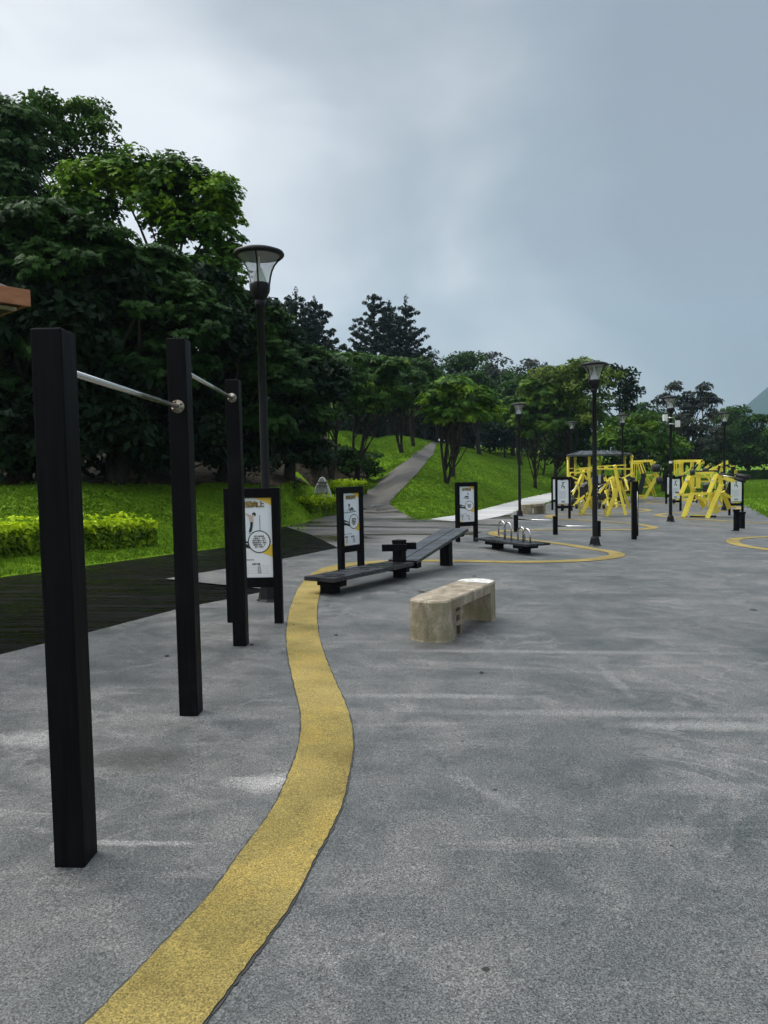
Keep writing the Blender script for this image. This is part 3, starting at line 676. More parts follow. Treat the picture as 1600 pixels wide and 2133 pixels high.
        limb(grey, [(-.045, Z(.245)), (-.03, Z(.34))], 0.03, yf); limb(ink, [(-.02, Z(.335)), (.025, Z(.28)), (.055, Z(.335))], 0.03, yf - .0004)
        limb(grey, [(-.04, Z(.28)), (-.10, Z(.34))], 0.009, yf); limb(grey, [(.03, Z(.29)), (.10, Z(.345))], 0.007, yf)
    else:
        limb(ink, [(.035, Z(.17)), (.035, Z(.245))], 0.02, yf); limb(ink, [(-.05, Z(.285)), (.05, Z(.290))], 0.028, yf)
        limb(grey, [(-.09, Z(.32)), (.05, Z(.335))], 0.02, yf); limb(ink, [(.0, Z(.335)), (.06, Z(.34))], 0.014, yf - .0004)
    for m_, k_ in ((ink, 'ink'), (skin, 'skin'), (grey, 'inkgrey')):
        if m_.f:
            o = m_.build('figure_print', M[k_], pan)
            for pl in o.data.polygons: pass
    return t
def midpoint(a, b2): return (a + b2) / 2
pS1 = G(533, 1300)
gym_board('nearest information board, gold title, half hidden by the third pull-up post', tuple(pS1), -0.03, '引體向上', 'pullup',
          ['雙手正握單槓', '正握槓上，手臂', '伸直引體向上至下', '顎過槓停頓，再慢', '慢還原伸直，反', '覆上下動作'], 'exercise information boards')
p2a = G(711, 1197); r2 = 0.93
gym_board('information board with seated figure, standing behind the black sit-up bench', (p2a.x + .15, p2a.y + .20, p2a.z - .05), r2, '仰臥起坐', 'situp',
          ['雙腳勾住橫桿', '屈膝仰臥，雙手', '抱頭慢慢起身', '至手肘觸膝，再', '慢慢還原'], 'exercise information boards')
p3 = G(991, 1131)
gym_board('information board between the sloping board and the platform with steel hoops', (p3.x - .19, p3.y + .10, p3.z), 0.45, '伏地挺身', 'legs',
          ['雙手握住支架', '身體保持平直', '屈肘下壓後', '推起還原'], 'exercise information boards')
# boards of the yellow machines
def machine_board(label, loc, rz):
    t, pan, iw = board_frame(label, loc, rz, H=1.52, W=0.56, pw=0.075)
    y = -0.0165; hw = iw / 2; z0, z1 = 0.486, 1.30
    pan.scale = (1, 1, 1.08)
    def Z(v): return z1 - v * (z1 - z0)
    ink = MB(); grey = MB(); yf = y - .001
    ink.add([(a, yf, c) for a, c in circle(.0, Z(.10), .022, 12)], [tuple(range(12))])
    limb(ink, [(-.05, Z(.10)), (.07, Z(.09))], .018, yf); limb(ink, [(0, Z(.12)), (-.01, Z(.24)), (.045, Z(.27)), (.05, Z(.34))], .034, yf)
    limb(ink, [(-.06, Z(.2)), (-.045, Z(.33))], .02, yf); ink.build('figure_print', M['ink'], pan)
    for k in range(9): limb(grey, [(-hw * .7, Z(.46 + k * .035)), (hw * (.7 - .15 * (k % 3)), Z(.46 + k * .035))], .006, yf)
    grey.build('text_lines', M['inkgrey'], pan)
    poly_plate([(-hw * .35, Z(.84)), (hw * .35, Z(.84)), (hw * .35, Z(.92)), (-hw * .35, Z(.92))], yf, M['inkgrey'], 'table_print', pan)
    poly_plate([(-hw, Z(.96)), (hw, Z(.96)), (hw, Z(1)), (-hw, Z(1))], yf, M['gold'], 'edge_print', pan)
    return t
q = G(1173, 1081); machine_board('white exercise board directly left of the yellow machines, in front of another', tuple(q), 0.1)
q = G(1195, 1068); machine_board('exercise board partly hidden behind the front left machine board', (q.x, q.y + 1.2, q.z), 0.35)
q = G(1165, 1064); machine_board('dark backed exercise board behind the front left machine board, seen almost edge-on', (q.x, q.y + .3, q.z), 2.6)
q = G(1396, 1050); machine_board('exercise board behind the lamp with white boxes, further one of the pair', tuple(q), 0.3)
q = G(1407, 1065); machine_board('exercise board just right of the lamp with white boxes', tuple(q), 0.15)
q = G(1533, 1074); machine_board('exercise board right of the right yellow machines, behind the two bollards', tuple(q), -0.12)

# ---------- sit-up bench: foot post, flat board, sloping board
e1 = G(688, 1238); e2 = G(833, 1205); e3 = G(930, 1180)      # base of the near foot, the post and the far foot
sb = thing('sit_up_bench', 'wet black sit-up bench, low flat board and sloping board joined at a crossed post', 'exercise bench', tuple(e2))
def loc(p): return Vector(p) - e2
d1 = (e1 - e2); d1.z = 0; L1 = d1.length; d1.normalize(); n1 = Vector((-d1.y, d1.x, 0))
d2 = (e3 - e2); d2.z = 0; L2 = d2.length; d2.normalize(); n2 = Vector((-d2.y, d2.x, 0))
MB().box((0, 0, 0.26), (0.15, 0.15, 0.56), Euler((0, 0, math.atan2(d1.y, d1.x)))).build('post', M['black'], sb, 0.006)
def plank(a, b2, off, w, th, name, m, dirn, up=None):
    return MB().beam(a + off, b2 + off, w, th).build(name, m, sb, 0.005)
zt = 0.225
m_ = M['black_wet']
a_ = d1 * (L1 + 0.24); a_.z = loc(e1).z + zt; b_ = d1 * -0.02; b_.z = zt
for s in (-1, 1): MB().beam(a_ + n1 * s * 0.118, b_ + n1 * s * 0.118, 0.228, 0.055).build('flat_board', m_, sb, 0.005)
q = d1 * L1; q.z = loc(e1).z
MB().box((q.x, q.y, q.z + 0.075), (0.17, 0.2, 0.17), Euler((0, 0, math.atan2(d1.y, d1.x)))).build('foot', M['black'], sb, 0.005)
MB().beam(q + n1 * 0.22 + Vector((0, 0, .155)), q - n1 * 0.16 + Vector((0, 0, .155)), 0.13, 0.075).build('cross_block', M['black'], sb, 0.004)
MB().beam(n1 * 0.2 + d1 * .10 + Vector((0, 0, .155)), -n1 * 0.2 + d1 * .10 + Vector((0, 0, .155)), 0.10, 0.07).build('cross_block', M['black'], sb, 0.004)
MB().beam(-d2.cross(Vector((0, 0, 1))) * 0 + Vector((-.02, -.11, .475)) + Vector((-.24, 0, 0)), Vector((.11, -.11, .475)), 0.07, 0.10).build('arm', M['black'], sb, 0.004)
MB().beam(Vector((-.10, .11, .475)), Vector((.26, .11, .475)), 0.07, 0.10).build('arm', M['black'], sb, 0.004)
MB().box((0, 0, .555), (0.16, 0.16, 0.05), Euler((0, 0, math.atan2(d1.y, d1.x)))).build('post_cap', M['black'], sb, 0.004)
MB().box((0, 0, .20), (0.10, 0.36, 0.09), Euler((0, 0, math.atan2(d2.y, d2.x)))).build('cross_block', M['black'], sb, 0.004)
s0 = d2 * 0.10; s0.z = 0.24; s1 = d2 * (L2 + 0.42); s1.z = loc(e3).z + 0.60
for s in (-1, 1): MB().beam(s0 + n2 * s * 0.125, s1 + n2 * s * 0.125, 0.236, 0.05).build('sloping_board', m_, sb, 0.005)
q = d2 * L2; q.z = loc(e3).z
MB().box((q.x, q.y, q.z + 0.21), (0.16, 0.17, 0.47), Euler((0, 0, math.atan2(d2.y, d2.x)))).build('support_post', M['black'], sb, 0.005)
MB().beam(s1 - d2 * .14 + n2 * .2 - Vector((0, 0, .075)), s1 - d2 * .14 - n2 * .2 - Vector((0, 0, .075)), 0.12, 0.07).build('cross_block', M['black'], sb, 0.004)
MB().beam(s0 + d2 * .16 + n2 * .2 - Vector((0, 0, .055)), s0 + d2 * .16 - n2 * .2 - Vector((0, 0, .055)), 0.16, 0.10).build('cross_block', M['black'], sb, 0.004)

# ---------- concrete bench with rounded ends
def conc_bench(label, loc, rz, L_=1.75, W=0.44, H=0.43, worn=True):
    t = thing('concrete_bench', label, 'bench', loc, rz)
    def outline(n=14, w=W, k=0.0):
        pts = []; r = w / 2; bul = 0.8
        for i in range(n + 1):
            a = -math.pi / 2 + math.pi * i / n; pts.append((L_ / 2 - r * bul + r * bul * math.cos(a) + k, r * math.sin(a)))
        for i in range(n + 1):
            a = math.pi / 2 + math.pi * i / n; pts.append((-L_ / 2 + r * bul + r * bul * math.cos(a) - k, r * math.sin(a)))
        return pts
    o = outline(); n = len(o); m = MB(); th = 0.10
    prof = [(0.0, H - th), (0.0, H - 0.015), (-0.012, H)]
    vs = []
    for k, z in prof:
        for x, y in o: vs.append((x * (1 + k * 1.2), y * (1 + k * 4), z))
    fs = [(j * n + i, j * n + (i + 1) % n, (j + 1) * n + (i + 1) % n, (j + 1) * n + i) for j in range(2) for i in range(n)]
    fs += [tuple(range(n))[::-1], tuple(2 * n + i for i in range(n))]
    m.add(vs, fs, False); m.build('seat', M['mossy'], t)
    for sg in (-1, 1):                       # curved slab legs: half-round outside, slightly flared foot, open inside
        m = MB(); ring = []; r = W / 2; bul = 0.8; nn = 14; xin = L_ / 2 - r * bul - 0.11
        for z, fl in ((0, 0.022), (0.05, 0.008), (H * .5, 0.0), (H - th - 0.001, 0.0)):
            lay = [(sg * xin, -r)]
            for i in range(nn + 1):
                a = -math.pi / 2 + math.pi * i / nn; lay.append((sg * (L_ / 2 - r * bul + (r * bul + fl) * math.cos(a)), (r + fl * .3) * math.sin(a)))
            lay.append((sg * xin, r))
            ring.append([(x, y, z) for x, y in lay])
        k = len(ring[0]); vs = [p for l in ring for p in l]
        fs = [(j * k + i, j * k + (i + 1) % k, (j + 1) * k + (i + 1) % k, (j + 1) * k + i) for j in range(3) for i in range(k)]
        fs += [tuple(range(k))[::-1], tuple(3 * k + i for i in range(k))]
        if sg < 0: fs = [f[::-1] for f in fs]
        m.add(vs, fs, False); m.build('leg', M['mossy'], t)
    if worn:
        m = MB(); r = W / 2; bul = .8; pts = [(L_ / 2 - r * bul - .14, -r * .93)]
        for i in range(15):
            a = -math.pi / 2 + math.pi * i / 14; pts.append((L_ / 2 - r * bul + (r * bul - .008) * math.cos(a), r * .95 * math.sin(a)))
        pts.append((L_ / 2 - r * bul - .10, r * .93)); vs = [(x, y, H + .004) for x, y in pts]
        m.add(vs, [tuple(range(len(vs)))]); m.build('pale_end_patch', M['white_concrete'], t)
    return t
nb = G(889, 1339); fb = G(1001, 1288)
dd = fb - nb; ang_ = math.atan2(dd.y, dd.x)
Lb = dd.length + 0.06
cb = nb + dd.normalized() * (Lb / 2 - 0.03) 
conc_bench('large weathered concrete bench with mossy rounded end, alone on the grey floor', (cb.x, cb.y, cb.z), ang_, L_=Lb + .06, W=0.40, H=0.41)
print('BENCH', Lb, cb, ang_)
# broken timber frame left below the bench
t = thing('wooden_prop', 'small broken wooden frame under the near end of the large concrete bench', 'wood scrap', tuple(cb), ang_)
for x, y, zt_ in ((-Lb / 2 + .36, -.13, .30), (-Lb / 2 + .50, -.13, .31)):
    MB().box((x, y, zt_ / 2), (.045, .045, zt_)).build('upright', M['mossy'], t, .003)
for z in (.14, .24): MB().box((-Lb / 2 + .43, -.155, z), (.20, .02, .04)).build('crosspiece', M['mossy'], t, .002)
sbn = G(1109, 1072)
conc_bench('small mossy concrete bench at the edge of the pale path', (sbn.x + .1, sbn.y + .35, sbn.z), 0.85, L_=1.5, W=0.46, H=0.42, worn=False)

# ---------- board with four steel hoops
h1 = G(1037, 1145); h2 = G(1093, 1154)
hb = thing('push_up_platform', 'low black platform carrying four steel hoops, two tall and two short', 'exercise platform', tuple((h1 + h2) / 2), math.atan2(h2.y - h1.y, h2.x - h1.x))
sp = (h2 - h1).length
for s in (-1, 1):
    MB().box((s * sp / 2, 0, .06), (.19, .17, .14)).build('foot', M['black'], hb, .004)
    MB().box((s * sp / 2 + s * .03, 0, .155), (.30, .40, .075)).build('cross_block', M['black'], hb, .004)
for s in (-1, 1): MB().box((0, s * .145, .216), (sp + .88, .28, .045)).build('top_board', M['black_wet'], hb, .004)
def hoop(x, y, r, h):
    pts = [(x - r, y, .23)] + [(x - r * math.cos(math.pi * k / 14), y, .23 + h - r + r * math.sin(math.pi * k / 14)) for k in range(15)] + [(x + r, y, .23)]
    MB().tube(pts, .018, 12).build('hoop', M['steel'], hb)
hoop(-.50, .14, .115, .36); hoop(-.12, .02, .115, .36); hoop(.14, .16, .11, .27); hoop(.50, .02, .115, .27)
# ---------- low push-up bars
b1, b2_, b3 = G(1075, 1109), G(1157, 1115), G(1246, 1119)
lb = thing('push_up_bars', 'three short black posts joined by two low horizontal steel bars, beside the lamp', 'push-up bars', tuple(b2_))
for p, h, w in ((b1, .48, .11), (b2_, .50, .11), (b3, .42, .11)):
    q = p - b2_; MB().box((q.x, q.y, q.z + h / 2 - .02), (w, w, h + .04)).build('post', M['black'], lb, .004)
def hbar(a, c, z):
    a = a - b2_; c = c - b2_; a.z = z; c.z = z + 0 * c.z; MB().tube([a, c], .019, 12).build('bar', M['steel'], lb)
hbar(b1, b2_, .385); hbar(b2_, b3, .245)
# ---------- tall post pair with bar between
c1, c2 = G(1321, 1125), G(1327, 1120)
tp = thing('dip_bar_posts', 'pair of chest-high black posts one behind the other, right of the low bars', 'exercise posts', tuple(c1))
for p in (Vector((0, 0, 0)), Vector((.43, 1.15, -.018))):
    MB().box((p.x, p.y, p.z + .71), (.105, .105, 1.46)).build('post', M['black'], tp, .004)
MB().tube([(.02, .05, 1.02), (.41, 1.10, 1.02)], .019, 12).build('bar', M['steel'], tp)
MB().tube([(.02, .05, 1.28), (.41, 1.10, 1.28)], .019, 12).build('bar', M['steel'], tp)
MB().tube([(.062, -.058, .35), (.062, -.058, 1.2)], .008, 8).build('conduit', M['steel'], tp)
# ---------- two stepping posts
for (px, py), h, lab in (((1534, 1107), .62, 'taller of two short capped black posts by the right-hand exercise board'),
                         ((1546, 1102), .50, 'lower of two short capped black posts by the right-hand exercise board')):
    p = G(px, py); t = thing('stepping_post', lab, 'post', tuple(p), 0.2, 'capped stepping posts')
    MB().box((0, 0, h / 2 - .02), (.115, .115, h + .0)).build('post', M['black'], t, .004)
    MB().lathe([(0, h - .035), (.10, h - .035), (.105, h - .02), (.105, h + .01), (.09, h + .02), (0, h + .02)], 8, smooth=False).build('cap', M['black'], t)
    if h > .6: MB().box((-.08, -.02, .02), (.12, .12, .03)).build('foot_plate', M['black'], t)

# ---------- yellow machines: traced members given real depth
def machine(name, label, zoom, base, groups, cat='exercise machine'):
    """members in enlarged-photo coordinates; zoom=(x0,y0,scale), base=(px,py) on the floor"""
    x0, y0, sc = zoom
    p = G(*base); dist = (p - Vector((0, 0, CAMZ))).dot(fwd); k = dist / F / sc        # metres per zoom pixel
    bx, by = (base[0] - x0) * sc, (base[1] - y0) * sc
    t = thing(name, label, cat, tuple(p), -math.atan2(p.x, p.y))
    def C(u, v, y): return Vector(((u - bx) * k, y, max((by - v) * k + 0.0 * y, 0.0)))
    for part, m, items in groups:
        for it in items:
            kind = it[0]; mb = MB()
            if kind == 'b':
                _, u1, v1, y1, u2, v2, y2, w = it[:8]; w *= .82; mb.beam(C(u1, v1, y1), C(u2, v2, y2), w, w * 0.8, upv=(0, 1, 0)); mb.build(part, M[m], t, 0.004)
                if part == 'lever':
                    mb = MB(); mb.lathe([(0, -.09), (.045, -.09), (.045, .09), (0, .09)], 12, c=C(u1, v1, y1), axis=(.3, 1, 0)).build('pivot', M['pad'], t)
                if part in ('leg', 'frame', 'arm_frame', 'upright'):      # the far side of the machine
                    mb = MB(); mb.beam(C(u1 + 26, v1 - 8, y1 + .52), C(u2 + 26, v2 - 8, y2 + .52), w * .85, w * 0.7, upv=(0, 1, 0)); mb.build(part, M[m], t, 0.004)
            elif kind == 't':
                _, u1, v1, y1, u2, v2, y2, w = it[:8]; mb.tube([C(u1, v1, y1), C(u2, v2, y2)], w, 10); mb.build(part, M[m], t)
            elif kind == 'd':
                _, u, v, y, r, w = it; c = C(u, v, y); mb.lathe([(0, -w), (r * .9, -w), (r, -w * .7), (r, w * .7), (r * .9, w), (0, w)], 20, c=c, axis=(1, .25, 0)); mb.build(part, M[m], t)
            elif kind == 'p':
                _, u1, v1, y1, u2, v2, y2, w, th = it; mb.beam(C(u1, v1, y1), C(u2, v2, y2), w, th, upv=(1, 0, 0)); mb.build(part, M[m], t, .01)
    return t
ZA = (1120, 900, 6.154); ZB = (1360, 900, 6.667)
machine('press_machine', 'yellow press machine with grey pads, leftmost under the canopy edge', ZA, (1211, 1074), [
    ('leg', 'yellow', [('b', 555, 1068, 0, 655, 850, .1, .11), ('b', 560, 1068, 0, 520, 925, -.15, .08), ('b', 650, 860, .1, 705, 1000, .7, .10)]),
    ('mast', 'yellow', [('b', 655, 850, .1, 690, 690, .1, .12), ('b', 690, 700, .1, 640, 590, .05, .09), ('b', 640, 600, .05, 565, 520, 0, .08), ('b', 565, 525, 0, 545, 470, 0, .07)]),
    ('top_beam', 'yellow', [('b', 538, 470, 0, 770, 460, .1, .07), ('b', 490, 528, -.2, 580, 520, .1, .06), ('b', 640, 480, .4, 668, 690, .4, .10)]),
    ('lever', 'yellow', [('b', 455, 945, -.3, 600, 815, .05, .09), ('b', 590, 790, .3, 660, 800, .1, .06), ('b', 740, 640, .1, 720, 900, .2, .06)]),
    ('backrest', 'grey_pad', [('p', 560, 690, .35, 640, 650, .35, .35, .09)]), ('seat', 'pad', [('p', 540, 770, .3, 620, 770, .3, .4, .22)]),
    ('handle', 'steel', [('t', 425, 775, -.3, 540, 672, .2, .018), ('t', 520, 925, -.2, 580, 870, -.2, .018)]),
    ('weight', 'pad', [('d', 450, 890, -.1, .17, .06), ('d', 440, 850, .2, .15, .05), ('d', 500, 945, -.3, .10, .04)])])
machine('chest_machine', 'yellow lever machine with tall slanted double mast, behind the lamp by the low bars', ZA, (1262, 1077), [
    ('mast', 'yellow', [('b', 980, 430, .1, 1175, 1000, .9, .13), ('b', 1000, 560, .1, 1118, 1065, .0, .13), ('b', 990, 430, .1, 1010, 600, .1, .14)]),
    ('leg', 'yellow', [('b', 885, 1085, 0, 1000, 720, .2, .14), ('b', 880, 1085, 0, 845, 970, -.1, .08), ('b', 1000, 700, .2, 1045, 640, .2, .12)]),
    ('lever', 'yellow', [('b', 795, 965, -.2, 935, 820, .1, .10), ('b', 870, 640, -.2, 965, 575, .1, .11), ('b', 1060, 605, .2, 1215, 530, .3, .08), ('b', 860, 560, 0, 880, 660, 0, .14), ('b', 790, 790, -.2, 880, 660, 0, .09)]),
    ('top_beam', 'yellow', [('b', 770, 440, .3, 1130, 428, .3, .04), ('b', 770, 470, .1, 1200, 480, .3, .07), ('b', 860, 445, .2, 900, 470, .2, .12), ('b', 1185, 480, .3, 1215, 560, .4, .05)]),
    ('base_bar', 'yellow', [('b', 940, 940, .5, 1070, 940, .5, .05), ('b', 935, 900, .8, 1060, 905, .8, .05), ('b', 780, 880, .2, 850, 890, .2, .06)]),
    ('rod', 'steel', [('t', 780, 700, -.1, 845, 668, .2, .016), ('t', 918, 640, 0, 916, 805, 0, .02), ('t', 770, 780, -.2, 830, 700, -.1, .015)]),
    ('backrest', 'grey_pad', [('p', 800, 660, .4, 800, 560, .45, .34, .10)]), ('seat', 'pad', [('p', 800, 840, .3, 880, 820, .3, .4, .20)]),
    ('weight', 'pad', [('d', 795, 915, -.2, .14, .05), ('d', 930, 815, -.1, .07, .05), ('d', 840, 500, .2, .10, .04), ('d', 850, 950, -.2, .09, .04)])])
machine('leg_machine', 'yellow machine with black round weights and a leaning black backrest, at the far grass edge', ZA, (1340, 1042), [
    ('frame', 'yellow', [('b', 1190, 380, .6, 1445, 375, .2, .13), ('b', 1440, 375, .2, 1502, 590, .2, .13), ('b', 1500, 590, .2, 1358, 862, -.1, .15), ('b', 1365, 828, 0, 1262, 826, .2, .10),
                         ('b', 1190, 405, .1, 1330, 405, .1, .06), ('b', 1502, 560, .3, 1525, 600, .3, .08)]),
    ('leg', 'yellow', [('b', 1440, 680, .6, 1490, 855, 1.0, .09), ('b', 1380, 600, .6, 1440, 700, .7, .12), ('b', 1350, 710, .5, 1410, 708, .5, .09), ('b', 1370, 560, .5, 1450, 562, .5, .07), ('b', 1285, 850, .3, 1350, 856, .3, .06)]),
    ('upright', 'yellow', [('b', 1250, 400, .3, 1240, 640, .3, .08), ('b', 1290, 410, .4, 1325, 540, .4, .10), ('b', 1320, 410, .1, 1362, 530, .0, .08), ('b', 1305, 620, .0, 1270, 770, .0, .07)]),
    ('backrest', 'pad', [('p', 1365, 540, -.1, 1310, 790, -.1, .36, .26)]),
    ('lever', 'yellow', [('b', 1465, 435, .1, 1498, 385, 0, .12)]), ('rod', 'steel', [('t', 1540, 472, 0, 1575, 470, 0, .02), ('t', 1560, 622, 0, 1595, 624, 0, .02)]),
    ('weight', 'pad', [('d', 1510, 466, 0, .23, .20), ('d', 1550, 625, 0, .21, .15)])])
machine('pull_machine', 'yellow gantry machine seen behind the lamp with white boxes', ZB, (1425, 1044), [
    ('frame', 'yellow', [('b', 295, 405, .4, 650, 408, .2, .14), ('b', 310, 405, .4, 308, 600, .4, .10), ('b', 380, 430, .6, 385, 620, .6, .20), ('b', 525, 425, .2, 520, 560, .2, .10), ('b', 300, 432, .2, 410, 436, .2, .05)]),
    ('lever', 'yellow', [('b', 660, 410, .0, 600, 530, 0, .16), ('b', 540, 500, -.1, 400, 595, -.1, .10), ('b', 760, 465, .0, 600, 590, 0, .16), ('b', 590, 430, .2, 690, 430, .1, .20)]),
    ('base_bar', 'yellow', [('b', 330, 955, .2, 560, 940, .2, .16), ('b', 350, 900, .8, 540, 890, .8, .10)]),
    ('leg', 'yellow', [('b', 385, 600, .6, 400, 950, .6, .12), ('b', 540, 580, .3, 520, 950, .3, .12), ('b', 640, 850, .2, 690, 960, .4, .14)]),
    ('weight', 'pad', [('d', 200, 890, .3, .12, .06)])])
machine('rowing_machine', 'front right yellow machine on broad splayed legs with long curved black handlebar', ZB, (1450, 1079), [
    ('leg', 'yellow', [('b', 432, 1182, -.2, 540, 860, .1, .17), ('b', 740, 1196, -.3, 915, 740, .1, .18), ('b', 860, 1140, .3, 820, 850, .3, .12), ('b', 1020, 1075, .6, 930, 840, .3, .13), ('b', 690, 1060, .8, 620, 900, .6, .12)]),
    ('arm_frame', 'yellow', [('b', 398, 850, -.5, 505, 600, -.2, .13), ('b', 748, 845, -.5, 845, 600, -.2, .14), ('b', 480, 650, -.2, 560, 830, .1, .10)]),
    ('handlebar', 'yellow', [('b', 345, 862, -.5, 800, 852, -.5, .07)]),
    ('body', 'yellow', [('b', 630, 590, .2, 625, 780, .2, .20), ('b', 540, 650, .2, 545, 800, .2, .16), ('b', 900, 590, .2, 925, 800, .2, .19), ('b', 600, 575, .1, 825, 570, .1, .11), ('b', 640, 690, .3, 900, 690, .3, .07),
                        ('b', 650, 630, .3, 780, 630, .3, .06), ('b', 940, 640, -.1, 1085, 688, -.1, .16), ('b', 560, 850, .3, 930, 850, .3, .06), ('b', 780, 860, .2, 800, 1000, .2, .14), ('b', 590, 900, .6, 760, 980, .6, .14),
                        ('b', 930, 850, .5, 1050, 920, .6, .13)]),
    ('crossbar', 'pad', [('b', 600, 802, .2, 850, 800, .2, .05), ('b', 600, 550, .1, 890, 545, .1, .08)]),
    ('handgrip', 'pad', [('t', 890, 585, 0, 1100, 600, -.2, .03), ('t', 1100, 610, -.2, 1265, 640, -.3, .09), ('t', 1090, 645, -.2, 1210, 690, -.3, .08), ('t', 370, 610, -.2, 540, 598, 0, .025), ('t', 335, 825, -.5, 400, 835, -.5, .025)]),
    ('rod', 'steel', [('t', 900, 600, .1, 1090, 640, -.1, .018), ('t', 1030, 650, .2, 975, 820, .3, .016)]),
    ('footboard', 'pad', [('b', 520, 1178, .2, 860, 1180, .2, .12)]), ('base_bar', 'yellow', [('b', 520, 1158, .1, 740, 1162, .1, .05)]),
    ('label_plate', 'white', [('b', 462, 672, -.33, 485, 662, -.33, .09), ('b', 795, 676, -.33, 818, 664, -.33, .09)]), ('weight', 'pad', [('d', 553, 560, -.1, .11, .07), ('d', 720, 540, .2, .10, .10)])])
machine('shoulder_machine', 'yellow machine with angled top lever, rear right behind the splayed-leg machine', ZB, (1493, 1058), [
    ('mast', 'yellow', [('b', 925, 600, .1, 965, 440, .1, .16), ('b', 930, 600, .1, 960, 1040, .3, .14)]),
    ('lever', 'yellow', [('b', 800, 530, 0, 975, 440, .1, .14), ('b', 975, 490, .1, 1060, 520, .1, .10), ('b', 920, 480, 0, 985, 400, 0, .07), ('b', 980, 430, .1, 1030, 425, .1, .22), ('b', 1040, 480, .1, 1112, 478, .1, .05)]),
    ('upright', 'yellow', [('b', 1118, 530, .4, 1118, 610, .4, .05), ('b', 1118, 600, .4, 1118, 1040, .4, .05)]), ('base_bar', 'yellow', [('b', 930, 860, .3, 1050, 900, .4, .12), ('b', 900, 1035, .3, 1130, 1040, .4, .10)]),
    ('backrest', 'pad', [('p', 955, 700, .0, 950, 560, .1, .3, .12)]), ('seat', 'pad', [('p', 950, 820, 0, 1040, 820, 0, .36, .14)]),
    ('rod', 'steel', [('t', 1025, 530, .2, 1025, 580, .2, .02), ('t', 1020, 690, .1, 965, 820, .1, .015)])])
def again(src, label, gp, rz, sc=1.0):
    o = [q for q in bpy.data.objects if q.name == src][0]; c = copy_tree(o, label=label, rz=rz, scale=sc); c.location = G(*gp); return c
again('chest_machine', 'yellow lever machine turned away, in the middle of the left cluster', (1232, 1060), 2.6, .95)
again('rowing_machine', 'yellow machine with splayed legs half hidden in the left cluster, behind the slanted mast', (1285, 1056), 0.9, .9)
again('press_machine', 'yellow press machine facing right, behind the splayed-leg machine', (1464, 1060), -0.7, .95)
# canopied station
cp = at(1248, 43.0); cp.z = float(base_z(cp.x, cp.y)); k = 43.0 / F
cs = thing('canopied_exercise_station', 'exercise station with yellow posts below a low dark grey ribbed roof', 'exercise shelter', tuple(cp), -math.atan2(cp.x, cp.y))
gz = 1035
def CX(px): return (px - 1248) * k
zr = CAMZ - cp.z + (970 - 947) * k                      # eaves height above floor
W2 = 64 * k
rf = MB(); hx, hy = W2, 1.35
rf.add([(-hx, -hy, zr), (hx, -hy, zr), (hx, hy, zr), (-hx, hy, zr), (-hx + .75, -.35, zr + .24), (hx - 1.0, -.35, zr + .18), (hx - 1.0, .35, zr + .18), (-hx + .75, .35, zr + .24),
        (-hx, -hy, zr - .06), (hx, -hy, zr - .06), (hx, hy, zr - .06), (-hx, hy, zr - .06)],
       [(0, 1, 5, 4), (1, 2, 6, 5), (2, 3, 7, 6), (3, 0, 4, 7), (4, 5, 6, 7), (8, 9, 1, 0), (9, 10, 2, 1), (10, 11, 3, 2), (11, 8, 0, 3), (11, 10, 9, 8)])
roof = rf.build('roof', M['roof_grey'], cs)
for j in range(7):
    x = -hx + .3 + j * (2 * hx - .6) / 6; MB().beam((x, -hy + .02, zr + .02), (max(min(x * .72 - .1, hx - 1.0), -hx + .75), -.35, zr + .235), .05, .03).build('roof_rib', M['roof_grey'], roof)
for px, yy in ((1187, -1.1), (1229, -.9), (1311, -1.1), (1199, 1.1), (1300, 1.1), (1250, 1.1)):
    MB().tube([(CX(px), yy, 0), (CX(px), yy, zr - .07)], .07, 12).lathe([(0, 0), (.10, 0), (.10, .08), (0, .08)], 12, c=(CX(px), yy, zr - .22)).build('post', M['yellow'], cs)
MB().box((0, .9, .75), (2 * W2 - .7, .08, 1.5)).build('back_panel', M['darkwood'], cs)
for z in (1.72, 1.95): MB().tube([(CX(1189), -1.0, z), (CX(1199), 1.0, z)], .03, 8).tube([(CX(1203), 1.0, z), (CX(1229), -.9, z + .05)], .025, 8).build('rail', M['yellow'], cs)

# ---------- pavilion eave at the upper left
pc = ray(63, 604); pc = Vector((0, 0, CAMZ)) + pc * (7.2 / pc.y)
u1 = Vector((-.66, -.75, 0)); u2 = Vector((-.75, .66, 0))
pv = thing('pavilion', 'open pavilion roof corner with orange-brown fascia board, upper left edge', 'pavilion', (pc.x, pc.y, float(terrain(pc.x, pc.y))))
hz = pc.z - pv.location.z
def PV(a, b2, z): return u1 * a + u2 * b2 + Vector((0, 0, z))
S_ = 4.6; fh = .155
MB().beam(PV(0, .015, hz - fh / 2), PV(S_, .015, hz - fh / 2), .03, fh).build('fascia', M['terracotta'], pv, .003)
MB().beam(PV(.03, .03, hz - fh / 2), PV(.03, S_, hz - fh / 2), .03, fh).build('fascia', M['terracotta'], pv, .003)
MB().beam(PV(S_, .03, hz - fh / 2), PV(S_, S_, hz - fh / 2), .03, fh).build('fascia', M['terracotta'], pv, .003)
MB().beam(PV(.1, .10, hz - fh - .025), PV(S_ - .1, .10, hz - fh - .025), .05, .03).build('trim', M['mossy'], pv)
top = PV(S_ / 2, S_ / 2, hz + 1.3)
MB().add([PV(.05, .05, hz - .02), PV(S_ - .02, .05, hz - .02), PV(S_ - .02, S_, hz - .02), PV(.05, S_, hz - .02), top], [(1, 0, 4), (2, 1, 4), (3, 2, 4), (0, 3, 4)]).build('roof', M['darkwood'], pv)
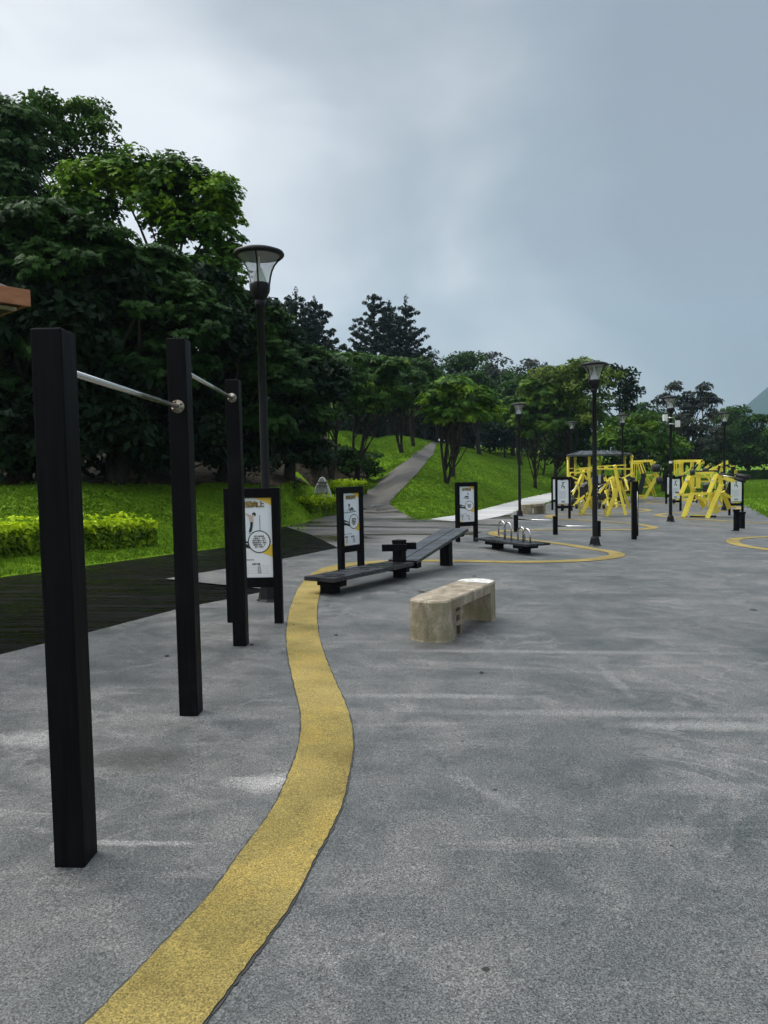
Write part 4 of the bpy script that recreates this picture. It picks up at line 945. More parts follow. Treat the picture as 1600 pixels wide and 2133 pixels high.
MB().add([PV(.06, .06, hz - fh), PV(S_ - .04, .06, hz - fh), PV(S_ - .04, S_ - .04, hz - fh), PV(.06, S_ - .04, hz - fh)], [(0, 1, 2, 3)]).build('ceiling', M['darkwood'], pv)
for a, b2 in ((1.0, 1.0), (S_ - 1, 1.0), (S_ - 1, S_ - 1), (1.0, S_ - 1)):
    MB().box(PV(a, b2, hz / 2 - .1), (.16, .16, hz - .15)).build('post', M['darkwood'], pv)
    MB().beam(PV(a, b2, hz - 1.0), PV(a + (.75 if a < 2 else -.75), b2, hz - .2), .05, .05).build('brace', M['darkwood'], pv)
MB().beam(PV(.30, .12, hz - fh - .06), PV(1.0, 1.0, hz - .75), .03, .03).build('brace', M['stone'], pv)

# ---------- hedges, stone
rng = np.random.RandomState(11)
def leaf_quads(P, Nn, size, rng, aspect=0.5, droop=0.25, jitter=0.5):
    """rhombic leaves at P with normals near Nn; returns V (4n,3), F (n,4)"""
    n = len(P); Nn = Nn + rng.normal(0, jitter, (n, 3)); Nn /= np.linalg.norm(Nn, axis=1, keepdims=True) + 1e-9
    a = rng.normal(0, 1, (n, 3)); t = np.cross(Nn, a); t /= np.linalg.norm(t, axis=1, keepdims=True) + 1e-9; s = np.cross(Nn, t)
    size = (size * (0.7 + 0.6 * rng.rand(n)))[:, None]
    v0 = P - t * size * .5; v2 = P + t * size * .5; v2[:, 2:] -= droop * size; v1 = P + s * size * aspect * .5; v3 = P - s * size * aspect * .5
    V = np.stack([v0, v1, v2, v3], 1).reshape(-1, 3); return V, np.arange(4 * n).reshape(n, 4)
def sprays(P, Nn, size, rng, k=6, aspect=0.34, droop=0.55, jitter=0.35, spread=2.6):
    """palmate sprays: k leaflets fanned around each point, drooping at the tips"""
    n = len(P); Nn = Nn + rng.normal(0, jitter, (n, 3)); Nn /= np.linalg.norm(Nn, axis=1, keepdims=True) + 1e-9
    a = rng.normal(0, 1, (n, 3)); t = np.cross(Nn, a); t /= np.linalg.norm(t, axis=1, keepdims=True) + 1e-9; s = np.cross(Nn, t)
    sz = (size * (0.7 + 0.6 * rng.rand(n)))[:, None]; out = []
    for j in range(k):
        ang = (j / (k - 1) - .5) * spread + rng.normal(0, .12, n); ca, sa = np.cos(ang)[:, None], np.sin(ang)[:, None]
        d = t * ca + s * sa; w = -t * sa + s * ca; ln = sz * (1 - .35 * abs(j / (k - 1) - .5) * 2)
        b0 = P + d * ln * .12; mid_ = P + d * ln * .55 - Nn * ln * droop * .12; tip = P + d * ln - Nn * ln * droop * .42
        out.append(np.stack([b0, mid_ + w * ln * aspect * .5, tip, mid_ - w * ln * aspect * .5], 1))
    V = np.stack(out, 1).reshape(-1, 3); return V, np.arange(len(V)).reshape(-1, 4)
def merge(parts):
    o = 0; Vs = []; Fs = []
    for V, Fc in parts: Vs.append(V); Fs.append(Fc + o); o += len(V)
    return np.concatenate(Vs), np.concatenate(Fs)

def hedge(label, a, b2, width, height, n, group=None, size=0.11):
    a = Vector(a); b2 = Vector(b2); d = b2 - a; Ln = math.hypot(d.x, d.y); rz = math.atan2(d.y, d.x)
    t = thing('hedge', label, 'hedge', tuple(a), rz, group); sl = (b2.z - a.z) / Ln
    P = []; Nn = []
    r = rng.rand(n, 4); face = rng.rand(n)
    for i in range(n):
        x = r[i, 0] * Ln; y = r[i, 1] * width; z = (r[i, 2] ** .8) * height
        if face[i] < .42: y, nn = 0, (0, -1, .45)
        elif face[i] < .55: y, nn = width, (0, 1, .4)
        elif face[i] < .92: z, nn = height, (0, -.1, 1)
        elif face[i] < .96: x, nn = 0, (-1, 0, .4)
        else: x, nn = Ln, (1, 0, .4)
        bump = .02 * math.sin(x * 5.1) + .015 * math.sin(x * 11.3 + y * 7)
        if z == height: z += bump + (r[i, 3] - .6) * .07 + (0.10 if r[i, 3] > .965 else 0)
        else: y += (r[i, 3] - .5) * .12 * (1 if nn[0] == 0 else 0) + bump * .5
        P.append((x, y, z + sl * x)); Nn.append(nn)
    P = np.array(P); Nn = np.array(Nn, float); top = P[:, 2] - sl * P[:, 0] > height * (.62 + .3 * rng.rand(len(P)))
    for nm, sel, mt in (('foliage', ~top, 'leaf_hedge_shaded'), ('new_growth', top, 'leaf_hedge')):  # lime top leaves, darker sides: the light contrast is painted into leaf colour
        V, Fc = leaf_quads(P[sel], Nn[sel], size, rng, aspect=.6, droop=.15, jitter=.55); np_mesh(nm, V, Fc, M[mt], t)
    MB().add([(.05, .06, -.1), (Ln - .05, .06, -.1 + sl * Ln), (Ln - .05, width - .06, -.1 + sl * Ln), (.05, width - .06, -.1), (.05, .06, height - .07), (Ln - .05, .06, height - .07 + sl * Ln), (Ln - .05, width - .06, height - .07 + sl * Ln), (.05, width - .06, height - .07)],
             [(3, 2, 1, 0), (4, 5, 6, 7), (0, 1, 5, 4), (1, 2, 6, 5), (2, 3, 7, 6), (3, 0, 4, 7)]).build('dark_core', M['leaf_deep'], t)  # solid dark box filling the hedge behind its leaves
    return t
RNG_H = 0
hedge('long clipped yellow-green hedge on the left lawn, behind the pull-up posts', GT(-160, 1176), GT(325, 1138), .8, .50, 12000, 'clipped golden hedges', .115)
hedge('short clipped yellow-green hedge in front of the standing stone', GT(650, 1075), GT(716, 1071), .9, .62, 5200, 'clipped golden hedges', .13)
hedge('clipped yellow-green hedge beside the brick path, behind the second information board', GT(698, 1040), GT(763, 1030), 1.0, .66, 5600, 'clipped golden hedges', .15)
sp_ = GT(672, 1042)
stn = thing('standing_stone', 'pointed grey inscribed stone on the lawn behind the hedge', 'monument stone', tuple(sp_), -0.05)
prof = [(-.36, 0), (-.34, .25), (-.27, .5), (-.17, .74), (-.07, .90), (.02, .95), (.10, .90), (.19, .72), (.27, .50), (.34, .34), (.37, .15), (.37, 0)]
sm_ = MB(); n = len(prof); vs = []
for y, k_ in ((-.16, .9), (-.12, 1.0), (.10, 1.0), (.16, .86)):
    vs += [(x * k_ + .01 * math.sin(i * 3.1 + y * 9), y + .015 * math.sin(i * 2.3), z * (.97 if k_ < 1 else 1)) for i, (x, z) in enumerate(prof)]
sm_.add(vs, [(j * n + i, j * n + (i + 1) % n, (j + 1) * n + (i + 1) % n, (j + 1) * n + i) for j in range(3) for i in range(n)] + [tuple(range(n)), tuple(3 * n + i for i in range(n))[::-1]], False)
so = sm_.build('stone', M['stone'], stn); bm = bmesh.new(); bm.from_mesh(so.data); bmesh.ops.recalc_face_normals(bm, faces=bm.faces); bm.to_mesh(so.data); bm.free()
text_obj('歡迎光臨', .10, .03, .70, -.182, M['ink'], so, 'lettering', bold=.003); text_obj('健康公園', .11, .0, .56, -.182, M['ink'], so, 'lettering', bold=.003)
text_obj('Rotary', .13, -.17, .26, -.182, M['ink'], so, 'lettering', bold=.003); text_obj('社', .12, .22, .27, -.182, M['ink'], so, 'lettering', bold=.004)
poly_plate(circle(.02, .25, .075), -.178, M['gold'], 'emblem', so)

# debris on the floor
for i, (px, py, r, lab) in enumerate(((1003, 1407, .018, 'dark pebble on the grey floor right of the concrete bench'), (348, 1372, .02, 'dark pebble between the first and second pull-up posts'), (700, 1328, .016, 'tiny dark crumb left of the concrete bench'),
                                 (525, 1348, .02, 'dark pebble at the foot of the third pull-up post'), (1569, 1274, .03, 'dark fallen leaf lying near the right edge of the floor'), (612, 1307, .014, 'dark speck on the yellow line by the information board'),
                                 (878, 1236, .035, 'flat dark leaf above the concrete bench seat'), (988, 1203, .03, 'dark leaf scrap behind the concrete bench'), (612, 1700, .012, 'thin dark leaf on the yellow line'))):
    p = G(px, py); m = MB(); n = 9; rr = random.Random(i)
    flat = .35 if 'leaf' not in lab else .12
    ring = [(math.cos(2 * math.pi * k / n) * r * (1 + rr.uniform(-.25, .25)) * (1.6 if 'leaf' in lab else 1), math.sin(2 * math.pi * k / n) * r * (1 + rr.uniform(-.25, .25)), 0) for k in range(n)]
    m.add(ring + [(x * .6, y * .6, r * flat) for x, y, z in ring], [(k, (k + 1) % n, n + (k + 1) % n, n + k) for k in range(n)] + [tuple(range(n, 2 * n))])
    o = m.build('fallen_leaf' if 'leaf' in lab else 'pebble', M['deadleaf'], loc=(p.x, p.y, p.z + .024)); o.rotation_euler = (0, 0, rr.uniform(0, 3)); tag(o, lab, 'leaf' if 'leaf' in lab else 'pebble')
#TREES
# ================================================================== VEGETATION
def Wp(px, py, depth):
    d = ray(px, py); t = depth / d.y; return Vector((d.x * t, depth, CAMZ + d.z * t))
def curve_pts(a, b2, sag, rr, n=5):
    a = Vector(a); b2 = Vector(b2); L_ = (b2 - a).length; off = Vector((rr.uniform(-1, 1), rr.uniform(-1, 1), rr.uniform(-.3, 1))) * L_ * sag
    return [a.lerp(b2, t) + off * math.sin(math.pi * t) for t in [i / n for i in range(n + 1)]]
def crown_points(blobs, sub, per, rng, dens=1.0, flat=0.55, shell=0.35):
    """blobs: (x,y,z,rx,ry,rz) local. returns points, normals, subclump centres"""
    P = []; Nn = []; Cc = []
    for (x, y, z, rx, ry, rz) in blobs:
        m = max(3, int(dens * 3.6 * (rx * ry + rx * rz + ry * rz) / 3 / (sub * sub)))
        u = rng.normal(0, 1, (m, 3)); u /= np.linalg.norm(u, axis=1, keepdims=True); u[:, 2] = np.where(u[:, 2] < -.55, -u[:, 2], u[:, 2])
        rfac = (shell + (1 - shell) * rng.rand(m) ** .6)[:, None]
        c = np.array([x, y, z]) + u * rfac * np.array([rx, ry, rz]); Cc.append(c)
        for ci, ui in zip(c, u):
            s = sub * rng.uniform(.6, 1.35); k = int(per * (s / sub) ** 2)
            w = rng.normal(0, 1, (k, 3)); w /= np.linalg.norm(w, axis=1, keepdims=True)
            w[:, 2] = np.where((w[:, 2] < -.2) & (rng.rand(k) < .7), -w[:, 2], w[:, 2])
            q = ci + w * s * np.array([1, 1, flat]) * (rng.rand(k) ** .35)[:, None]
            P.append(q); Nn.append(w * .45 + ui * .35 + np.array([0, 0, .75]))
    return np.concatenate(P), np.concatenate(Nn), np.concatenate(Cc)
TREE_SEED = [100]
def tree(name, label, base, blobs_px, mat_, kind='spray', sub=.8, per=55, size=.4, dens=1.0, k=6, trunk=.16, stems=1, group=None, depth_r=.9, limbs=14, lr=.36, flat=.55, cat='tree', shell=.35, ddepth=0.0, droop=.55, fork=.25, jitter=.35, aspect=.34):
    """base: Vector on terrain. blobs_px: (px,py,rpx,rpy[,ddepth]) silhouettes lobes turned into true 3-D lobes at the tree's distance"""
    TREE_SEED[0] += 1; rng = np.random.RandomState(TREE_SEED[0]); rr = random.Random(TREE_SEED[0])
    D = base.y + ddepth; t = thing(name, label, cat, tuple(base), 0, group)
    blobs = []
    for bl in blobs_px:
        px, py, rx, ry = bl[:4]; dd_ = bl[4] if len(bl) > 4 else 0
        dp = D + dd_; w = Wp(px, py, dp) - base; kx = dp / F
        blobs.append((w.x, w.y, w.z, rx * kx, max(rx, ry) * kx * depth_r, ry * kx))
    P, Nn, Cc = crown_points(blobs, sub, per, rng, dens, flat, shell)
    if kind == 'spray': V, Fc = sprays(P, Nn, size, rng, k=k, droop=droop, jitter=jitter, aspect=aspect)
    else: V, Fc = leaf_quads(P, Nn, size, rng, aspect=.62, jitter=.7)
    np_mesh('crown', V, Fc, M[mat_], t)
    m = MB(); cen = Vector(np.mean(Cc, axis=0)); 
    zlow = min(b_[2] - b_[5] * .6 for b_ in blobs)
    for s in range(stems):
        a0 = Vector((rr.uniform(-.12, .12) * (stems > 1), rr.uniform(-.1, .1), -.25)); 
        lean = Vector((cen.x * .5 + (s - (stems - 1) / 2) * max(.5, abs(cen.x) * .3) * (1.2 if stems > 1 else 0), cen.y * .3 + rr.uniform(-.3, .3), max(zlow, cen.z * .45)))
        main = curve_pts(a0, lean, .07, rr, 6); m.tube(main, [trunk * (1 - .45 * i / 6) * (1.25 if i == 0 else 1) for i in range(7)], 9)
        for j in range(limbs // stems):
            c = Vector(Cc[rr.randrange(len(Cc))]); f = rr.uniform(fork, 1.0); i0 = f * 6; ia = int(min(5, i0)); st_ = main[ia].lerp(main[ia + 1], i0 - ia)
            if c.z < st_.z + .2: st_ = main[max(1, ia - 2)]
            m.tube(curve_pts(st_, c, .12, rr, 5), [trunk * lr * (1 - .85 * q / 5) + .008 for q in range(6)], 6)
    m.build('trunk', M['bark'], t)
    return t
def conifer(label, base, H, R, seed, group='tall tiered conifers'):
    rng = np.random.RandomState(seed); rr = random.Random(seed); t = thing('conifer', label, 'conifer', tuple(base), 0, group)
    m = MB(); m.tube([(0, 0, -.3), (0, 0, H * .5), (0, 0, H)], [.30, .2, .03], 8); P = []; Nn = []
    z = H * .22
    while z < H * .985:
        f = 1 - (z - H * .2) / (H * .8); ln = R * (f ** .75) * 1.0 + .25; nb_ = 6 if f > .3 else 5; a0 = rr.uniform(0, 6)
        for k in range(nb_):
            a = a0 + k * 2 * math.pi / nb_ + rr.uniform(-.35, .35); z0_ = z; z = z0_ + rr.uniform(-.3, .3); l = ln * rr.uniform(.65, 1.15); up_ = l * rr.uniform(.2, .5)
            e = Vector((math.cos(a) * l, math.sin(a) * l, z + up_)); m.tube([(0, 0, z), (e.x * .5, e.y * .5, z + up_ * .3), e], [.06, .045, .02], 5)
            cnt = max(2, int(l / .62))
            for q in range(cnt):
                s = 1 - q * .62 / l * .9
                if s < .25: break
                c = np.array([e.x * s, e.y * s, z + up_ * s ** 1.5 + .05]); kk = 42
                w = rng.normal(0, 1, (kk, 3)); w /= np.linalg.norm(w, axis=1, keepdims=True)
                P.append(c + w * np.array([.36, .36, .24]) * (rng.rand(kk) ** .4)[:, None]); Nn.append(w + np.array([0, 0, .5]))
            z = z0_
        z += max(.7, H * .042) * rr.uniform(.85, 1.15)
    w = rng.normal(0, 1, (60, 3)); P.append(np.array([0, 0, H]) + w * np.array([.12, .12, .35])); Nn.append(w)
    V, Fc = leaf_quads(np.concatenate(P), np.concatenate(Nn), .30, rng, aspect=.55, jitter=.6)
    np_mesh('crown', V, Fc, M['leaf_conifer'], t); m.build('trunk', M['bark'], t); return t

# --- big dark trees on the left
gL = 'tall broadleaf trees along the left'
tree('broadleaf_tree', 'dark dense tree top cut by the upper left edge', at(-60, 25), [(-20, 280, 95, 85), (20, 330, 80, 80), (-60, 420, 150, 110), (40, 400, 60, 60)], 'leaf_dark', sub=.7, per=90, size=.24, dens=1.5, trunk=.35, group=gL)
tree('broadleaf_tree', 'loose open-topped tree rising behind the bright one, sky showing through', at(150, 27), [(120, 225, 50, 34), (165, 275, 60, 48), (215, 320, 46, 48), (90, 265, 34, 50), (255, 345, 36, 34), (140, 350, 75, 55), (205, 250, 26, 20)], 'leaf_mid', kind='leaf', sub=.5, per=120, size=.17, dens=.75, trunk=.18, limbs=12, lr=.25, group=gL, flat=.8)
tree('broadleaf_tree', 'tall tree with bright yellow-green crown, left of the nearest lamp head', at(330, 23), [(300, 380, 66, 45), (355, 385, 60, 40), (415, 405, 62, 50), (455, 470, 52, 72), (235, 385, 56, 42), (390, 500, 70, 60), (330, 430, 70, 44), (470, 560, 42, 60), (420, 590, 70, 45), (180, 400, 50, 40), (185, 450, 56, 40), (235, 440, 30, 24)],
     'leaf_bright', sub=.5, per=64, size=.18, dens=1.45, k=5, trunk=.22, limbs=11, lr=.25, group=gL, flat=.75, aspect=.5)
tree('broadleaf_tree', 'wide dark tree with drooping fingered leaves at the far left edge', GT(40, 1004), [(30, 540, 120, 80), (130, 600, 120, 80), (20, 680, 110, 80), (110, 740, 90, 60), (-40, 800, 120, 90), (170, 520, 100, 60), (90, 470, 110, 50)],
     'leaf_dark', sub=.46, per=66, size=.20, k=7, aspect=.3, dens=1.75, flat=.32, trunk=.3, limbs=20, group=gL)
tree('broadleaf_tree', 'dark tree with drooping fingered leaves between the first two pull-up posts', GT(235, 1003), [(220, 590, 110, 70), (320, 640, 110, 75), (240, 720, 110, 70), (330, 770, 90, 60), (180, 820, 80, 50), (300, 560, 90, 50), (400, 700, 80, 70)],
     'leaf_dark', sub=.46, per=66, size=.20, k=7, aspect=.3, dens=1.75, flat=.32, trunk=.3, limbs=20, group=gL)
tree('broadleaf_tree', 'dark tree with drooping fingered leaves behind the nearest lamp pole', GT(455, 1003), [(420, 640, 80, 60), (480, 680, 80, 80), (440, 790, 90, 70), (530, 790, 80, 80), (470, 870, 90, 50), (560, 880, 60, 45), (560, 700, 50, 60), (590, 790, 60, 70)],
     'leaf_dark', sub=.46, per=66, size=.20, k=7, aspect=.3, dens=1.75, flat=.325, trunk=.28, limbs=20, group=gL)
tree('broadleaf_tree', 'dark leafy tree directly right of the nearest lamp pole', GT(600, 1000), [(585, 715, 48, 48), (635, 775, 56, 50), (590, 830, 56, 55), (650, 850, 50, 45), (555, 660, 28, 40), (610, 900, 55, 40)], 'leaf_dark', sub=.45, per=60, size=.24, dens=1.5, flat=.4, trunk=.25, group=gL)
# thicket closing the space below and behind them
gT = 'dark thicket bushes under the left trees'
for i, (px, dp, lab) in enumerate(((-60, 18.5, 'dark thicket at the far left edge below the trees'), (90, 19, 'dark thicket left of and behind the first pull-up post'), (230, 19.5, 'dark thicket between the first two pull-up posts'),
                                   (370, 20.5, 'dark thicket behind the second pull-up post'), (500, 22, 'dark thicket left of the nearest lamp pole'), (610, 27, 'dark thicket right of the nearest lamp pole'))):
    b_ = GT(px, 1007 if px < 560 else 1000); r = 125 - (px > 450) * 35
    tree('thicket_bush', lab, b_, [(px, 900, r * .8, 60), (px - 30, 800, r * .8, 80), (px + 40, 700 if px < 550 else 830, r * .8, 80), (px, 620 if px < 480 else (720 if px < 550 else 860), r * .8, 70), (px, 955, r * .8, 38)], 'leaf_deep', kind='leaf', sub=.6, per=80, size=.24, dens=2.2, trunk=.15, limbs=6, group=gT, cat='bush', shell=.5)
# --- lawn trees
gN = 'small umbrella-shaped trees on the slope'
lawn = [((692, 1006), [(640, 785, 62, 34), (590, 810, 60, 42), (700, 765, 66, 30), (705, 800, 60, 34), (655, 835, 66, 34), (610, 870, 50, 30)], 'leaf_dark', 3, 'forked small tree behind the standing stone'),
        ((743, 1003), [(765, 800, 62, 34), (745, 845, 60, 32), (800, 770, 46, 26), (810, 815, 44, 30), (730, 770, 50, 34)], 'leaf_mid', 2, 'slim tree leaning right, above the dark round bushes'),
        ((836, 944), [(845, 800, 50, 30), (800, 835, 40, 28), (850, 840, 48, 28)], 'leaf_dark', 2, 'small tree left of the top of the brick path, first one'),
        ((863, 931), [(875, 785, 40, 26), (885, 825, 36, 26), (850, 770, 34, 22)], 'leaf_dark', 2, 'small tree just left of the top of the brick path, furthest one'),
        ((930, 1008), [(950, 812, 56, 22), (905, 828, 38, 26), (1000, 838, 34, 28), (935, 850, 48, 26), (985, 868, 44, 24), (905, 868, 30, 22)], 'leaf_bright', 3, 'yellow-topped umbrella tree right of the brick path, with many stems'),
        ((942, 996), [(970, 845, 50, 26), (930, 820, 36, 22), (1015, 870, 28, 22)], 'leaf_mid', 2, 'second stem cluster directly behind the yellow-topped umbrella tree'),
        ((1116, 1019), [(1085, 860, 46, 34), (1120, 830, 46, 36), (1100, 895, 44, 24), (1140, 880, 44, 30)], 'leaf_mid', 2, 'forked tree right of the path-side lamp'),
        ((1151, 1018), [(1165, 880, 46, 34), (1205, 890, 44, 34), (1160, 840, 44, 32), (1230, 870, 34, 34)], 'leaf_mid', 2, 'forked tree between the path-side lamp and the lamp by the low bars')]
for gp, bl, mt, stm, lab in lawn:
    b_ = GT(*gp); sc_ = b_.y / 35
    tree('lawn_tree', lab, b_, bl, mt, sub=.50 * sc_ ** .6, per=42, size=.28 * sc_ ** .5, dens=1.45, k=5, trunk=.085 * sc_ ** .5, stems=stm, limbs=22, group=gN, flat=.4, fork=.15)
# round dark bushes by them
for px, py, r, lab in ((722, 985, 40, 'dark round bush at the foot of the slim leaning tree'), (765, 990, 24, 'smaller dark bush right of the slim leaning tree'), (650, 972, 44, 'dark bush under the trees left of the forked tree')):
    b_ = GT(px, py + 8); tree('shrub', lab, b_, [(px, py - 26, r, 26), (px + 8, py - 8, r * .9, 18)], 'leaf_deep' if px < 700 else 'leaf_dark', kind='leaf', sub=.5, per=70, size=.2, dens=1.6, trunk=.05, limbs=8, cat='bush', group='dark bushes on the slope')
# --- far woodland on the rise
gW = 'woodland trees beyond the rise'
wood = [(590, 70, [(590, 800, 60, 60), (560, 740, 40, 40)], 'leaf_dark', 'far tree showing just right of the nearest lamp pole'),
        (700, 86, [(690, 790, 46, 40), (720, 830, 50, 50)], 'leaf_dark', 'dark far tree below and left of the conifers'),
        (780, 92, [(770, 800, 46, 44), (800, 850, 50, 50)], 'leaf_dark', 'dark far tree directly below the three conifers'),
        (850, 88, [(850, 775, 44, 36), (880, 800, 38, 36), (840, 840, 46, 50)], 'leaf_olive', 'olive far tree below the right-hand conifer'),
        (885, 96, [(890, 770, 30, 34), (870, 745, 20, 18), (905, 830, 36, 50)], 'leaf_grey', 'greyish far tree with a rounded top right of the conifers'),
        (935, 98, [(945, 775, 36, 30), (930, 830, 40, 44), (955, 752, 18, 14)], 'leaf_dark', 'far tree above the yellow-topped umbrella tree'),
        (985, 100, [(985, 772, 32, 30), (1000, 820, 38, 40), (975, 750, 18, 14)], 'leaf_dark', 'far tree above and right of the yellow-topped umbrella tree'),
        (1028, 104, [(1025, 750, 18, 14), (1040, 780, 30, 26), (1030, 830, 36, 40)], 'leaf_grey', 'far tree with a small knobbly top, middle of the ridge'),
        (1068, 96, [(1068, 800, 34, 30), (1050, 850, 40, 40)], 'leaf_dark', 'far dark tree left above the path-side lamp'),
        (1108, 108, [(1105, 765, 28, 16), (1120, 790, 34, 26), (1100, 830, 40, 40)], 'leaf_grey', 'pale grey dome-topped far tree above the path-side lamp'),
        (1195, 62, [(1195, 800, 76, 40), (1140, 835, 56, 50), (1245, 820, 52, 54), (1190, 870, 76, 48), (1150, 786, 40, 26), (1112, 845, 38, 48), (1210, 785, 50, 28)], 'leaf_olive', 'broad olive-green domed tree behind the lamp by the low bars'),
        (1300, 70, [(1285, 800, 36, 34), (1318, 830, 30, 42), (1290, 870, 44, 40), (1260, 780, 26, 20)], 'leaf_deep', 'dark tree right of the broad olive dome'),
        (1310, 54, [(1300, 900, 52, 34), (1350, 895, 44, 34), (1270, 930, 44, 24), (1330, 935, 46, 26)], 'leaf_mid', 'spreading green tree behind the canopied station'),
        (1385, 56, [(1380, 925, 44, 30), (1420, 945, 40, 26), (1400, 970, 44, 14)], 'leaf_mid', 'spreading green tree behind the lamp with white boxes'),
        (1420, 92, [(1385, 835, 22, 24), (1410, 812, 20, 13), (1435, 838, 28, 22), (1465, 818, 22, 16), (1480, 845, 20, 26), (1450, 860, 40, 18)], 'leaf_grey', 'airy grey tree with sky gaps above the lamp with white boxes'),
        (1440, 88, [(1430, 895, 44, 34), (1465, 920, 44, 44)], 'leaf_grey', 'dull grey-green tree below the airy one'),
        (1505, 96, [(1500, 890, 34, 30), (1490, 940, 44, 40), (1530, 860, 26, 14)], 'leaf_dark', 'dark tree behind the rightmost lamp'),
        (1555, 92, [(1560, 895, 44, 30), (1570, 935, 52, 40), (1545, 865, 24, 12)], 'leaf_dark', 'dark wide tree at the right edge'),
        (1620, 90, [(1620, 900, 52, 34), (1640, 950, 52, 34)], 'leaf_dark', 'dark tree cut by the right edge'),
        (1230, 66, [(1220, 920, 60, 36), (1170, 925, 44, 40)], 'leaf_dark', 'low dark tree behind the left yellow machines'),
        (1340, 95, [(1345, 880, 30, 30), (1330, 850, 18, 20)], 'leaf_dark', 'far dark tree left of the airy grey tree')]
wood += [(815, 84, [(800, 800, 40, 30), (830, 850, 40, 40)], 'leaf_mid', 'mid-green far tree filling the gap below the middle conifer'),
         (910, 86, [(905, 800, 34, 30), (925, 850, 40, 36)], 'leaf_dark', 'far tree left above the yellow-topped umbrella tree'),
         (1000, 84, [(1000, 810, 36, 30), (1030, 850, 40, 36), (970, 800, 30, 22)], 'leaf_dark', 'layered far tree right above the yellow-topped umbrella tree'),
         (1085, 84, [(1085, 815, 34, 30), (1060, 830, 36, 30), (1090, 860, 40, 36)], 'leaf_dark', 'layered far tree behind the head of the path-side lamp'),
         (745, 84, [(740, 770, 36, 22), (760, 830, 46, 50)], 'leaf_mid', 'mid-green far tree below the left conifer'),
         (660, 78, [(655, 770, 40, 40), (680, 850, 50, 50)], 'leaf_dark', 'dark far tree in front of the rounded conifers')]
wood += [(905, 122, [(905, 795, 34, 30), (890, 840, 40, 40)], 'leaf_dark', 'furthest tree on the ridge left of the yellow-topped tree'),
         (965, 125, [(962, 790, 30, 26), (970, 835, 36, 40)], 'leaf_deep', 'furthest tree on the ridge above the yellow-topped tree'),
         (1012, 122, [(1010, 788, 30, 26), (1015, 835, 36, 44), (1000, 880, 36, 34)], 'leaf_dark', 'furthest tree on the ridge right of the yellow-topped tree'),
         (1052, 126, [(1050, 792, 28, 24), (1055, 840, 36, 44), (1050, 885, 36, 36)], 'leaf_dark', 'furthest tree on the ridge left of the path-side lamp head'),
         (1092, 124, [(1092, 800, 30, 26), (1090, 850, 36, 44), (1090, 900, 36, 34)], 'leaf_deep', 'furthest tree on the ridge directly behind the path-side lamp'),
         (1360, 112, [(1358, 880, 34, 30), (1365, 925, 40, 40)], 'leaf_deep', 'furthest tree between the dark tree and the airy grey tree'),
         (1530, 118, [(1525, 885, 34, 24), (1530, 925, 44, 40)], 'leaf_deep', 'furthest tree right of the rightmost lamp')]
for i, (px, dp, bl, mt, lab) in enumerate(wood):
    b_ = at(px, dp); airy = mt == 'leaf_grey' and 'airy' in lab; kf = dp / 90
    tree('woodland_tree', lab, b_, bl, mt, kind='leaf', sub=(.8 if airy else 1.15) * kf ** .5, per=75, size=.40 * kf ** .5, dens=.75 if airy else 1.15, trunk=.26, limbs=30 if airy else 12, group=gW, flat=.6)
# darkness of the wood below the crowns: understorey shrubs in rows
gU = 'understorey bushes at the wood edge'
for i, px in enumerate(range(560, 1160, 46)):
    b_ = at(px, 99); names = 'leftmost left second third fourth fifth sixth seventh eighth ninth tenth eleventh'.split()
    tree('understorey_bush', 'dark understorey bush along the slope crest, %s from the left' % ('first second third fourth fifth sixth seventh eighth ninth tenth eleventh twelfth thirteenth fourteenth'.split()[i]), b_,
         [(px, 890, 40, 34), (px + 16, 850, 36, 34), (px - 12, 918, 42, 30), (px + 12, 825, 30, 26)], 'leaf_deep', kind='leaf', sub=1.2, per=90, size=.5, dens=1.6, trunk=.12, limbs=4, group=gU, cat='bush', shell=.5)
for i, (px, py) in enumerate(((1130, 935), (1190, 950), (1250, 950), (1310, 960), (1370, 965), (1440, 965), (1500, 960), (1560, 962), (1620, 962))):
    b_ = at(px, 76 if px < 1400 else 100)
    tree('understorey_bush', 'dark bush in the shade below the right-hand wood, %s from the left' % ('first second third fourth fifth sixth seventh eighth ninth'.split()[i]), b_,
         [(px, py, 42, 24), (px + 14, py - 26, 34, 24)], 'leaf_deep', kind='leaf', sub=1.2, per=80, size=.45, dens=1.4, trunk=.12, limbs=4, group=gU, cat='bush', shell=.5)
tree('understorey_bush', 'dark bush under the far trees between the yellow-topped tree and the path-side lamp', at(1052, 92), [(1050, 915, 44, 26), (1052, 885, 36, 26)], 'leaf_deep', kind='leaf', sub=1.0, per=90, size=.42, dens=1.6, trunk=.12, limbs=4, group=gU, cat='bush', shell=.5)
hq = at(1520, 92); hq2 = at(1680, 90)
hd = hedge('long low dark hedge along the far side of the right lawn', hq, hq2, 1.2, 1.1, 7000, None, .22)
for ch in hd.children:
    if ch.name.startswith(('foliage', 'new_growth')): ch.data.materials[0] = M['leaf_dark']
# --- conifers
for px, top_y, dp, R, lab in ((786, 622, 84, 3.6, 'left of the three tall conifers, tallest and widest'), (817, 634, 88, 2.7, 'middle one of the three tall conifers'), (851, 630, 85, 3.0, 'right one of the three tall conifers'),
                              (625, 618, 62, 3.0, 'dark rounded conifer just right of the nearest lamp head'), (664, 634, 66, 2.6, 'dark conifer between the nearest lamp and the three tall conifers')):
    b_ = at(px, dp); H = Wp(px, top_y, dp).z - b_.z
    conifer(lab, b_, H, R * 1.3, int(px))
